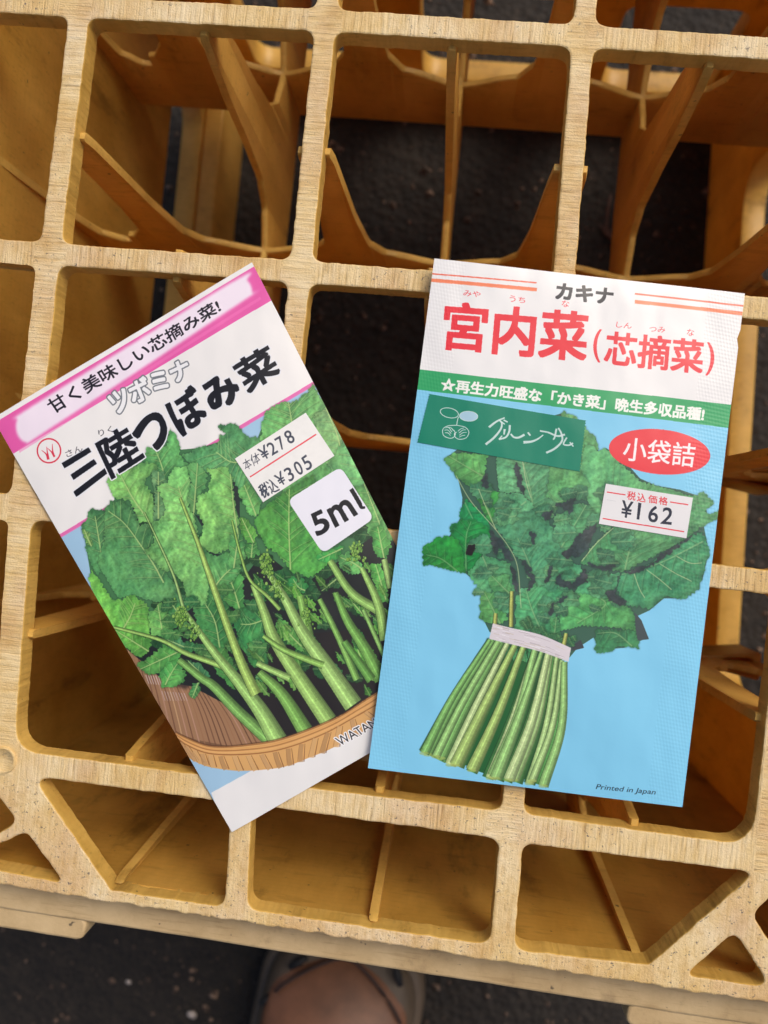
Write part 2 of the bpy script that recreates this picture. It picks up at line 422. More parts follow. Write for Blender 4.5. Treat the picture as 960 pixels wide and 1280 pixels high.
def tube(name, P, R, m, parent=None, n=8):
    P = [Vector(p) for p in P]; v, f = [], []
    for i, p in enumerate(P):
        d = (P[min(i+1, len(P)-1)]-P[max(i-1, 0)]).normalized(); a = d.orthogonal().normalized(); bb = d.cross(a)
        for k in range(n): v.append(p+(a*math.cos(k*math.tau/n)+bb*math.sin(k*math.tau/n))*R[i])
    for i in range(len(P)-1):
        for k in range(n): f.append((i*n+k, i*n+(k+1) % n, (i+1)*n+(k+1) % n, (i+1)*n+k))
    f.append(tuple(range(n-1, -1, -1))); f.append(tuple(range(len(v)-n, len(v))))
    return mesh(name, v, f, m, parent, True)
def flat(name, col, rough=.7, var=.25, sc=60):
    m, t, b = new_mat(name); tc = N(t, 'ShaderNodeTexCoord').outputs['Object']; n = noise(t, tc, sc, 5, .65)
    t.links.new(ramp(t, n, [(.3, tuple(x*(1-var) for x in col)), (.7, tuple(min(1, x*(1+var)) for x in col))]), b.inputs['Base Color'])
    b.inputs['Roughness'].default_value = rough; t.links.new(bump(t, n, .3, .001), b.inputs['Normal']); return m
M_twig = flat('dry_twig', (.10, .05, .035)); M_stalk = flat('pale_stalk', (.45, .38, .33)); M_peb = flat('pebble', (.42, .36, .32))
g3 = lambda x, y, z: tuple(unproj(x, y, z))
tw = empty('dry_twig', g3(785, 300, 0)); tag(tw, 'thin dry brown forked twig on the ground seen through the grid', 'twig')
tube('stem', [g3(764, 243, .012), g3(760, 262, .008), g3(757, 285, .004), g3(768, 303, .003), g3(785, 338, .002)], [.0006, .0009, .001, .0012, .001], M_twig, tw)
tube('side_shoot', [g3(768, 303, .003), g3(756, 291, .006), g3(750, 280, .01)], [.001, .0008, .0004], M_twig, tw)
tag(tube('dry_stalk', [g3(921, 741, .004), g3(914, 760, .004), g3(903, 785, .003), g3(896, 805, .002)], [.0016, .0034, .0038, .0012], M_stalk), 'pale dry stalk lying on the ground beyond the right packet', 'stalk')
def pebble(x, y, s, label, m):
    p = Vector(g3(x, y, 0)); v, f = [], []; n, k = 10, 5
    for i in range(1, k):
        for j in range(n):
            a = math.pi*i/k; r = s*(1+rng.uniform(-.18, .18)); v.append((p.x+1.4*r*math.sin(a)*math.cos(j*math.tau/n), p.y+r*math.sin(a)*math.sin(j*math.tau/n), s*.5+.6*r*math.cos(a)))
    v += [(p.x, p.y, s*1.1), (p.x, p.y, 0)]
    for i in range(k-2):
        for j in range(n): f.append((i*n+j, i*n+(j+1) % n, (i+1)*n+(j+1) % n, (i+1)*n+j))
    for j in range(n): f.append((len(v)-2, (j+1) % n, j)); f.append((len(v)-1, (k-2)*n+j, (k-2)*n+(j+1) % n))
    tag(mesh('pebble', v, f, m, None, True), label, 'pebble', 'pebbles on the ground')
pebble(240, 1267, .0026, 'pale pebble on the dark ground left of the shoe, the larger one', M_peb)
pebble(161, 1227, .0015, 'tiny pale pebble near the crate rim, left of the shoe', M_peb)

# ------------------------------------------------------------------ shoe
def shoe():
    tip = Vector(g3(438, 1184, .05)); tip.z = 0
    # heading: toe points up the picture
    d = (Vector(g3(440, 1180, .05))-Vector(g3(420, 1275, .05))); d.z = 0; d.normalize(); s = Vector((d.y, -d.x, 0))
    root = empty('shoe', tuple(tip)); tag(root, 'worn brown slip-on shoe with taupe rubber rim, toe showing under the near crate rim', 'shoe')
    def prof(t): # half width along the length 0..1 (toe at 0)
        return (1-(1-min(t/.17, 1))**2.5)**.5*(.052-.010*max(0, (t-.35))*1.6) * (1 if t < .9 else max(.05, (1-((t-.9)/.1)**2)**.5))
    Lc = .27
    def loft(name, grow, layers, m):
        v, f = [], []; ts = [0.0005, .01, .03, .06, .1, .15, .2, .27, .35, .45, .55, .65, .75, .85, .92, .96, .99, .9995]
        nl = len(layers)
        for t in ts:
            for (kw, zf) in layers:
                for sg in (-1,):
                    pass
        # closed sections: left side bottom->top, then right side top->bottom
        sec = len(layers)*2
        for t in ts:
            wv = prof(t)+grow; y = -t*(Lc+grow)+grow*.8*(1-t)
            row = [(-kw*wv, zf(t)) for kw, zf in layers]+[(kw*wv, zf(t)) for kw, zf in reversed(layers)]
            for x, z in row:
                p = tip+s*x+d*y; v.append((p.x, p.y, z))
        for i in range(len(ts)-1):
            for k in range(sec): f.append((i*sec+k, i*sec+(k+1) % sec, (i+1)*sec+(k+1) % sec, (i+1)*sec+k))
        f.append(tuple(range(sec))); f.append(tuple(range(len(v)-1, len(v)-1-sec, -1)))
        o = mesh(name, v, f, m, root, True)
        md = o.modifiers.new('s', 'SUBSURF'); md.levels = md.render_levels = 2
        return o
    hump = lambda t: .028+.042*min(1, t/.22)**.55+.02*max(0, min(1, (t-.2)/.3))
    loft('sole', .004, [(.3, lambda t: .001), (.96, lambda t: .002), (1.0, lambda t: .012), (.99, lambda t: .026), (.90, lambda t: .031), (.5, lambda t: .031)], M_taupe)
    loft('upper_rim', .001, [(.5, lambda t: .022), (.93, lambda t: .024), (.95, lambda t: .034), (.92, lambda t: .036+.012*min(1, t*5)), (.80, lambda t: .040+.02*min(1, t*6)), (.3, lambda t: .040+.02*min(1, t*6))], M_taupe)
    loft('vamp', -.0045, [(.9, lambda t: .030), (.99, lambda t: .040+.01*min(1, t*6)), (.93, lambda t: hump(t)*.92), (.74, lambda t: hump(t)*1.02), (.42, lambda t: hump(t)*1.10), (.12, lambda t: hump(t)*1.13)], M_leather)
    # stitched seam following the toe
    pts = []
    for k in range(25):
        a = -1+2*k/24; tt = .028+.10*abs(a)**2.4
        wv = (prof(tt)-.008)*.93; x = wv*a**1 if abs(a) < 1 else wv*a
        pts.append(tip+s*x+d*(-tt*(Lc))+Vector((0, 0, hump(tt)*.98+.010*(1-a*a))))
    tube('seam', pts, [.0011]*25, M_seam, root)
    for (x, y) in ((373, 1203), (497, 1219), (336, 1248)):
        p = Vector(g3(x, y, .052)); q = [p+s*(-.004)+d*.004, p+s*.003+d*.0035]
        tube('vent_slot', [p+s*-.0045+d*-.0045, p, p+s*.0045+d*.0045] if x != 497 else [p+s*-.003+d*.006, p, p+s*.003+d*-.006], [.0018, .0028, .0018], M_slot, root)
M_taupe = flat('taupe_rubber', (.10, .070, .045), .6, .2, 40); M_leather = flat('brown_leather', (.19, .080, .040), .5, .3, 45)
M_seam = flat('dark_seam', (.045, .022, .015)); M_slot = flat('slot_dark', (.012, .01, .009))
shoe()

# ------------------------------------------------------------------ printed artwork: a small painter working in photo pixels
def homog(src, dst):
    A = []; B = []
    for (x, y), (u, v) in zip(src, dst):
        A.append([x, y, 1, 0, 0, 0, -u*x, -u*y]); B.append(u)
        A.append([0, 0, 0, x, y, 1, -v*x, -v*y]); B.append(v)
    h = np.linalg.solve(np.array(A, float), np.array(B, float)); return np.append(h, 1).reshape(3, 3)
def hap(Hm, P):
    P = np.atleast_2d(np.array(P, float)); q = np.c_[P, np.ones(len(P))] @ Hm.T; return q[:, :2]/q[:, 2:]
def vnoise(h, w, cell, seed):
    r = np.random.default_rng(seed); gh, gw = int(h/cell)+3, int(w/cell)+3; gr = r.random((gh, gw)).astype(np.float32)
    y = np.arange(h)/cell; x = np.arange(w)/cell; yi = y.astype(int); xi = x.astype(int); fy = (y-yi)[:, None]; fx = (x-xi)[None]
    fy = fy*fy*(3-2*fy); fx = fx*fx*(3-2*fx); g0 = gr[yi][:, xi]; g1 = gr[yi][:, xi+1]; g2 = gr[yi+1][:, xi]; g3_ = gr[yi+1][:, xi+1]
    return (g0*(1-fx)+g1*fx)*(1-fy)+(g2*(1-fx)+g3_*fx)*fy
def fbm(h, w, cell, seed, o=4):
    s = 0; a = 1; tt = 0
    for k in range(o): s = s+a*vnoise(h, w, max(cell/2**k, 1.5), seed+k); tt += a; a *= .55
    return (s/tt).astype(np.float32)
def blur(a, r):
    if r < 1: return a
    for _ in range(2):
        for ax in (0, 1):
            p = np.pad(a, [(r+1, r) if k == ax else (0, 0) for k in (0, 1)], mode='edge'); cs = np.cumsum(p, axis=ax)
            a = (np.take(cs, range(2*r+1, cs.shape[ax]), ax)-np.take(cs, range(0, cs.shape[ax]-2*r-1), ax))/(2*r+1)
    return a
def smooth(P, n=6, closed=False):
    P = np.array(P, float)
    if len(P) < 3: return P
    Q = np.vstack([P[-1:], P, P[:2]]) if closed else np.vstack([2*P[0]-P[1], P, 2*P[-1]-P[-2]])
    out = []
    for i in range(1, len(Q)-2):
        for k in range(n):
            t = k/n; p0, p1, p2, p3 = Q[i-1], Q[i], Q[i+1], Q[i+2]
            out.append(.5*(2*p1+(p2-p0)*t+(2*p0-5*p1+4*p2-p3)*t*t+(-p0+3*p1-3*p2+p3)*t**3))
    if not closed: out.append(P[-1])
    return np.array(out)
def Z(ox, oy, s, P): return [(ox+x/s, oy+y/s) for x, y in P]
GLY = {}
def glyphs(s):
    if s in GLY: return GLY[s]
    c = bpy.data.curves.new('t', 'FONT'); c.body = s; c.resolution_u = 5; c.fill_mode = 'BOTH'
    o = bpy.data.objects.new('t', c); C.objects.link(o)
    me = bpy.data.meshes.new_from_object(o.evaluated_get(bpy.context.evaluated_depsgraph_get()))
    bpy.data.objects.remove(o)
    v = np.array([x.co[:2] for x in me.vertices]); E_ = []
    for p in me.polygons:
        q = list(p.vertices); E_ += [(q[i], q[(i+1) % len(q)]) for i in range(len(q))]
    lo, hi = v.min(0), v.max(0); v = (v-lo)/(hi-lo)
    bpy.data.meshes.remove(me); GLY[s] = (v, np.array(E_), (hi-lo)); return GLY[s]
class Canvas:
    def __init__(s, corners, W_, H_, bg):
        s.W, s.H = W_, H_; s.hm = homog(corners, [(0, 0), (W_, 0), (W_, H_), (0, H_)]); s.hi = np.linalg.inv(s.hm)
        s.sc = W_/math.dist(corners[0], corners[1]); s.a = np.empty((H_, W_, 3), np.float32); s.a[:] = np.array(bg)/255
        s.n1 = fbm(H_, W_, 14*s.sc, 11); s.n2 = fbm(H_, W_, 4.5*s.sc, 23); s.n3 = fbm(H_, W_, 1.6*s.sc, 37, 2)
    def edges_mask(s, a, b):
        """even-odd fill of edges a->b (canvas px) -> bbox mask"""
        lo = np.floor(np.minimum(a.min(0), b.min(0))).astype(int)-1; hi = np.ceil(np.maximum(a.max(0), b.max(0))).astype(int)+2
        lo = np.maximum(lo, 0); hi = np.minimum(hi, [s.W, s.H])
        if (hi <= lo).any(): return None
        h, w_ = hi[1]-lo[1], hi[0]-lo[0]; D = np.zeros((h, w_+1), np.int32)
        for (x0, y0), (x1, y1) in zip(a, b):
            if y0 == y1: continue
            if y0 > y1: x0, y0, x1, y1 = x1, y1, x0, y0
            ya = max(int(math.ceil(y0-.5)), lo[1]); yb = min(int(math.ceil(y1-.5)), hi[1])
            if yb <= ya: continue
            ys = np.arange(ya, yb); xi = x0+(ys+.5-y0)*(x1-x0)/(y1-y0)
            xx = np.clip(np.ceil(xi-.5).astype(int)-lo[0], 0, w_); np.add.at(D, (ys-lo[1], xx), 1)
        return (np.cumsum(D[:, :-1], 1) & 1).astype(np.float32), lo, hi
    def put(s, M, col, al=1.0):
        if M is None: return
        m_, lo, hi = M; v = s.a[lo[1]:hi[1], lo[0]:hi[0]]; k = (m_*al)[..., None]
        c = col if isinstance(col, np.ndarray) and col.ndim == 3 else np.array(col, np.float32)/255
        v[:] = v*(1-k)+c*k
    def pm(s, P, closed_smooth=False):
        P = hap(s.hm, P)
        return s.edges_mask(P, np.roll(P, -1, 0))
    def poly(s, P, col, al=1.0, soft=0):
        M = s.pm(P)
        if M and soft:
            r = int(soft*s.sc); m_, lo, hi = M; m_, lo, hi = s.grow(M, 3*r); M = (blur(m_, r), lo, hi)
        s.put(M, col, al)
    def grow(s, M, p):
        m_, lo, hi = M; l2 = np.maximum(lo-p, 0); h2 = np.minimum(hi+p, [s.W, s.H])
        n_ = np.zeros((h2[1]-l2[1], h2[0]-l2[0]), np.float32); n_[lo[1]-l2[1]:hi[1]-l2[1], lo[0]-l2[0]:hi[0]-l2[0]] = m_; return n_, l2, h2
    def fat(s, M, r):
        r = int(round(r))
        if r < 1: return M
        m_, lo, hi = s.grow(M, r+1); cs = np.cumsum(np.pad(m_, ((0, 0), (r+1, r))), 1); m_ = (cs[:, 2*r+1:]-cs[:, :-2*r-1] > 0).astype(np.float32)
        cs = np.cumsum(np.pad(m_, ((r+1, r), (0, 0))), 0); m_ = (cs[2*r+1:]-cs[:-2*r-1] > 0).astype(np.float32)
        return m_, lo, hi
    def dilate(s, M, r):
        r = int(round(r))
        if r < 1: return M
        m_, lo, hi = s.grow(M, r+1); o = m_.copy()
        for dy in range(-r, r+1):
            k = int(math.sqrt(r*r-dy*dy)); row = np.zeros_like(m_)
            sh = np.zeros_like(m_)
            if dy >= 0: sh[dy:] = m_[:m_.shape[0]-dy]
            else: sh[:dy] = m_[-dy:]
            cs = np.cumsum(np.pad(sh, ((0, 0), (k+1, k))), 1); row = (cs[:, 2*k+1:]-cs[:, :-2*k-1] > 0).astype(np.float32)
            o = np.maximum(o, row)
        return o, lo, hi
    def ribbon(s, P, w0, w1):
        P = hap(s.hm, P); P = smooth(P, 8); n = len(P); d = np.gradient(P, axis=0); d /= np.linalg.norm(d, axis=1)[:, None]+1e-9
        nr = np.c_[-d[:, 1], d[:, 0]]; ww = (np.linspace(w0, w1, n)*s.sc/2)[:, None]
        return P, nr, ww
    def stroke(s, P, w0, w1, col, al=1.0, off=0.0):
        P, nr, ww = s.ribbon(P, w0, w1); c = P+nr*ww*off
        L = c+nr*ww*(1 if off == 0 else .35); R = c-nr*ww*(1 if off == 0 else .35)
        Q = np.vstack([L, R[::-1]]); s.put(s.edges_mask(Q, np.roll(Q, -1, 0)), col, al)
    def stem(s, P, w0, w1, col):
        c = np.minimum(np.array(col, float)*1.07, 250); s.stroke(P, w0+1.6, w1+1.6, (22, 48, 22), .55)
        s.stroke(P, w0, w1, c*.78); s.stroke([(x, y) for x, y in P], w0*.72, w1*.72, c)
        s.stroke(P, w0, w1, c*.62, .8, -.82); s.stroke(P, w0, w1, np.minimum(c*1.18+10, 255), .65, .25); s.stroke(P, w0, w1, c*.85, .5, .62)
        s.stroke(P, w0, w1, c*.84, .5, -.3)
        Pr, nr_, ww_ = s.ribbon(P, w0, w1); Q_ = np.vstack([Pr+nr_*ww_, (Pr-nr_*ww_)[::-1]]); M = s.edges_mask(Q_, np.roll(Q_, -1, 0))
        if M:
            m_, lo, hi = M; v = s.a[lo[1]:hi[1], lo[0]:hi[0]]; n_ = s.n2[lo[1]:hi[1], lo[0]:hi[0]]*.5+s.n3[lo[1]:hi[1], lo[0]:hi[0]]*.5
            v *= (1+(n_[..., None]-.5)*.35*m_[..., None])
    def leaf(s, P, col, rib=None, jag=1.5, vein=(178, 205, 130), vs=.5, seed=0, dark=1.0):
        r = np.random.default_rng(seed+5); P = hap(s.hm, P); out = []
        n = len(P)
        for i in range(n):
            a, b = P[i], P[(i+1) % n]; L = np.linalg.norm(b-a); k = max(2, int(L/(1.5*s.sc))); nr = np.array([b[1]-a[1], a[0]-b[0]])/(L+1e-9)
            for j in range(k):
                saw = ((j % 3)/2-.5)*.9+r.normal(0, .45); lob = math.sin((j*1.5+i*7)/ (2.1+.8*math.sin(i*1.7+j*.05)))*.9; out.append(a+(b-a)*j/k+nr*(saw+lob)*jag*s.sc*.8)
        Q = np.array(out); M = s.edges_mask(Q, np.roll(Q, -1, 0))
        if M is None: return
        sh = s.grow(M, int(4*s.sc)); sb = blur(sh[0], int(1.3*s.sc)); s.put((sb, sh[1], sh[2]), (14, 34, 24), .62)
        m_, lo, hi = M; sl_ = (slice(lo[1], hi[1]), slice(lo[0], hi[0]))
        a1, a2, a3 = s.n1[sl_], s.n2[sl_], s.n3[sl_]
        inn = blur(m_, int(5*s.sc))
        yy, xx = np.mgrid[0:m_.shape[0], 0:m_.shape[1]]; th = r.uniform(0, 6.28); gd = (xx/m_.shape[1]-.5)*math.cos(th)+(yy/m_.shape[0]-.5)*math.sin(th)
        def emb(n_, d): e = np.zeros(m_.shape, np.float32); q_ = n_[sl_]; e[d:, d:] = q_[d:, d:]-q_[:-d, :-d] if min(m_.shape) > d else 0; return e
        em = np.clip(emb(s.n1, 8)*.75+emb(s.n2, 4)*.16, -.13, .15) if min(m_.shape) > 8 else 0
        ridge = 1-np.abs(a2*2-1)*2.2
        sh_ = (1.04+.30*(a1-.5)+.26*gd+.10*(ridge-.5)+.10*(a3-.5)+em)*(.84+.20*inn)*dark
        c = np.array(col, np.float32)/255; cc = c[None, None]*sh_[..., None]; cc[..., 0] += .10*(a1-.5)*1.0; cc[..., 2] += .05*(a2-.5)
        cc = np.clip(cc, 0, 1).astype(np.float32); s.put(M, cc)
        if rib is None:
            ctr_ = Q.mean(0); u_, sv, vt = np.linalg.svd(Q-ctr_, full_matrices=False); ax = vt[0]; ln = sv[0]/math.sqrt(len(Q))*1.5
            R = np.array([ctr_-ax*ln, ctr_, ctr_+ax*ln])
        else: R = hap(s.hm, rib)
        R = smooth(R, 8)
        sub = Canvas.__new__(Canvas); sub.W, sub.H, sub.sc, sub.hm = s.W, s.H, s.sc, np.eye(3)
        lay = np.zeros((s.H, s.W), np.float32) if False else None
        V = np.zeros(m_.shape, np.float32); Dk = np.zeros(m_.shape, np.float32)
        def seg(Pp, w0, w1, tgt, val):
            Pp = np.array(Pp); d = np.gradient(Pp, axis=0); d /= np.linalg.norm(d, axis=1)[:, None]+1e-9; nr = np.c_[-d[:, 1], d[:, 0]]; ww = np.linspace(w0, w1, len(Pp))[:, None]*s.sc/2
            q = np.vstack([Pp+nr*ww, (Pp-nr*ww)[::-1]]); mk = s.edges_mask(q, np.roll(q, -1, 0))
            if mk is None: return
            mm, l2, h2 = mk; x0, y0 = max(l2[0], lo[0]), max(l2[1], lo[1]); x1, y1 = min(h2[0], hi[0]), min(h2[1], hi[1])
            if x1 <= x0 or y1 <= y0: return
            tv = tgt[y0-lo[1]:y1-lo[1], x0-lo[0]:x1-lo[0]]; tv[:] = np.maximum(tv, mm[y0-l2[1]:y1-l2[1], x0-l2[0]:x1-l2[0]]*val)
        size = math.sqrt(m_.sum())
        nv = max(3, int(size/(9*s.sc)))
        for k in range(1, nv+1):
            i = int(len(R)*k/(nv+1)); p = R[i]; d = R[min(i+1, len(R)-1)]-R[max(i-1, 0)]; d = d/(np.linalg.norm(d)+1e-9)
            for sg in (1, -1):
                a_ = sg*r.uniform(.7, 1.05); dd = -np.array([d[0]*math.cos(a_)-d[1]*math.sin(a_), d[0]*math.sin(a_)+d[1]*math.cos(a_)])
                ln = size*r.uniform(.3, .55); bow = np.array([-dd[1], dd[0]])*sg*ln*.12
                pp = [p+dd*ln*q+bow*q*q for q in np.linspace(0, 1, 7)]
                seg(pp, .9, .3, V, vs); seg([x+np.array([1.2*s.sc, 1.2*s.sc]) for x in pp], 3.2, 1.2, Dk, .42)
                for q in (2, 4):
                    b_ = a_*1.7; d3 = -np.array([d[0]*math.cos(b_)-d[1]*math.sin(b_), d[0]*math.sin(b_)+d[1]*math.cos(b_)])
                    seg([pp[q]+d3*ln*.28*z for z in (0, .5, 1)], .5, .2, V, vs*.6)
        seg(R, 1.0, 2.0, V, min(1, vs*1.7)); seg([x+np.array([1.3*s.sc, 1.0*s.sc]) for x in R], 1.5, 2.6, Dk, .4)
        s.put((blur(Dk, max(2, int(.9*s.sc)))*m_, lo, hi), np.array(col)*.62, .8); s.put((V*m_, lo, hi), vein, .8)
    def text(s, st, quad, col, bold=0.0, outline=None, oc=(255, 255, 255), shear=0, al=1.0):
        v, E_, _ = glyphs(st); TL, TR, BR, BL = [np.array(q, float) for q in quad]
        u = v[:, :1]+shear*(v[:, 1:]-.5)*.02; t_ = 1-v[:, 1:]
        P = hap(s.hm, (TL*(1-u)+TR*u)*(1-t_)+(BL*(1-u)+BR*u)*t_)
        M = s.edges_mask(P[E_[:, 0]], P[E_[:, 1]])
        if M is None: return
        M = s.fat(M, bold*s.sc*.85)
        if outline: s.put(s.dilate(M, outline*s.sc), oc)
        s.put(M, col, al); return M
    def image(s, name):
        im = bpy.data.images.new(name, s.W, s.H); px = np.ones((s.H, s.W, 4), np.float32); px[..., :3] = np.clip(s.a[::-1], 0, 1)
        im.pixels.foreach_set(px.ravel()); im.update(); im.pack(); return im

# ---- left packet print
LC = [(-9, 523), (315, 328), (590, 868), (290, 1040)]
cv = Canvas(LC, 1180, 1960, (234, 233, 232))
cv.poly([(-12, 532), (318, 333), (345, 372), (17, 567)], (226, 92, 168))
L_ = smooth([(22, 524), (40, 508), (290, 353), (309, 351), (315, 366), (303, 377), (55, 541), (34, 553), (22, 543)], 6, True)
cv.poly(L_, (226, 120, 180), .5, 3); cv.poly(L_, (238, 226, 240), 1, 1.7)
cv.poly([(23, 562), (325, 371), (327, 374), (25, 566)], (238, 120, 186), .5)
cv.text('甘く美味しい芯摘み菜!', [(57, 502), (270, 374), (277, 389), (68, 518)], (16, 10, 24), .3)
cv.text('ツボミナ', [(133, 492), (231, 447), (239, 468), (144, 519)], (236, 237, 240), 1.3, 1.5, (112, 118, 126))
# sky and wood behind the vegetables
sky_poly = [(76, 671), (402, 474), (520, 700), (600, 870), (300, 1100), (200, 1000)]
cv.poly(sky_poly, (158, 196, 224))
cv.poly([(264, 991), (311, 965), (600, 800), (640, 870), (290, 1060)], (230, 230, 230))
cv.stroke([(74, 671), (404, 472)], 4.6, 4.6, (226, 110, 176))
cv.poly([(466, 568), (500, 640), (520, 720), (480, 720), (470, 620)], (112, 98, 90))
for k in range(14):
    cv.stroke([(470+k*2.2, 560+k*4), (486+k*2.2, 720+k*3)], .8, .8, (70, 58, 52), .6)
# bamboo mat
mat_poly = [(140, 790), (176, 812), (240, 822), (300, 850), (352, 925), (300, 935), (246, 925), (200, 910)]
cv.poly([(180, 880), (360, 900), (380, 925), (300, 950), (225, 930)], (120, 88, 62)); cv.poly(mat_poly, (156, 118, 86))
for k in range(34):
    x = 160+k*5.6; cc = random.choice([(110, 72, 52), (150, 108, 78), (200, 162, 120), (92, 58, 42), (182, 140, 120)])
    cv.stroke([(x, 812+k*2.6), (x+10+k*.9, 858+k*2.2), (x+24+k*1.1, 935)], 1.2, 1.9, cc, .75)
cv.poly([(176, 822), (190, 818), (245, 850), (232, 862), (205, 852)], (44, 34, 34), .75, 2)
for k in range(9):
    cv.stroke([(182+k*3.1, 844+k*1.2-k*1), (186+k*3.1, 855+k*.3)], .9, .7, (220, 214, 226), .7)
    cv.stroke([(202+k*3.5, 864+k*.3), (206+k*3.5, 876)], .9, .7, (206, 196, 206), .6)
# dark mass behind the leaves
mass = [(104, 660), (115, 638), (131, 640), (143, 624), (137, 604), (152, 592), (182, 574), (212, 540), (226, 562), (250, 560), (275, 552), (290, 545), (322, 548), (330, 552), (332, 522), (350, 510), (375, 502), (392, 482), (405, 507), (412, 522), (430, 557), (440, 545), (500, 660), (505, 700), (500, 840), (470, 862), (420, 890), (344, 924), (300, 890), (240, 858), (205, 852), (190, 838), (152, 806), (135, 765), (114, 722), (120, 700)]
cv.poly(mass, (30, 34, 34)); cv.poly([(300, 800), (520, 780), (520, 850), (470, 880), (400, 912), (350, 930), (320, 915)], (34, 30, 30))
cv.poly([(104, 660), (115, 638), (131, 640), (143, 624), (137, 604), (152, 592), (182, 574), (212, 540), (226, 562), (250, 560), (275, 552), (290, 545), (322, 548), (332, 522), (375, 502), (392, 482), (412, 522), (440, 545), (490, 650), (440, 690), (380, 730), (330, 690), (290, 740), (240, 760), (200, 790), (160, 800), (135, 765), (114, 722)], (66, 118, 74))
for P_ in ([(310, 540), (340, 560), (400, 640), (350, 645)], [(690, 590), (715, 600), (750, 650), (730, 660)], [(760, 800), (800, 850), (850, 862), (840, 830)], [(440, 430), (460, 440), (495, 520), (470, 500)], [(150, 840), (200, 850), (190, 885), (165, 870)], [(900, 350), (960, 360), (960, 620), (930, 540)]): cv.poly(Z(100, 520, 4.8, P_), (38, 48, 46))
z1 = lambda P: Z(100, 520, 4.8, P); z2 = lambda P: Z(100, 700, 4.8, P); z3 = lambda P: Z(290, 640, 4.571, P); z4 = lambda P: Z(230, 780, 3.84, P); z6 = lambda P: Z(200, 560, 6.857, P)
r_ = np.random.default_rng(3)
for k in range(60):   # small leaflets deep in the pile
    x, y = r_.uniform(150, 495), r_.uniform(600, 850)
    if y > 690+(x-150)*.45+90: continue
    s_ = r_.uniform(6, 14); a_ = r_.uniform(0, 6.28)
    P = [(x+s_*math.cos(a_+q)*(1+.4*(q % 2)), y+.7*s_*math.sin(a_+q)*(1+.3*(q % 2))) for q in np.arange(0, 6.2, .9)]
    cv.leaf(P, (46, 100, 56), None, 1.2, vs=.22, seed=k+300, dark=r_.uniform(.6, 1))
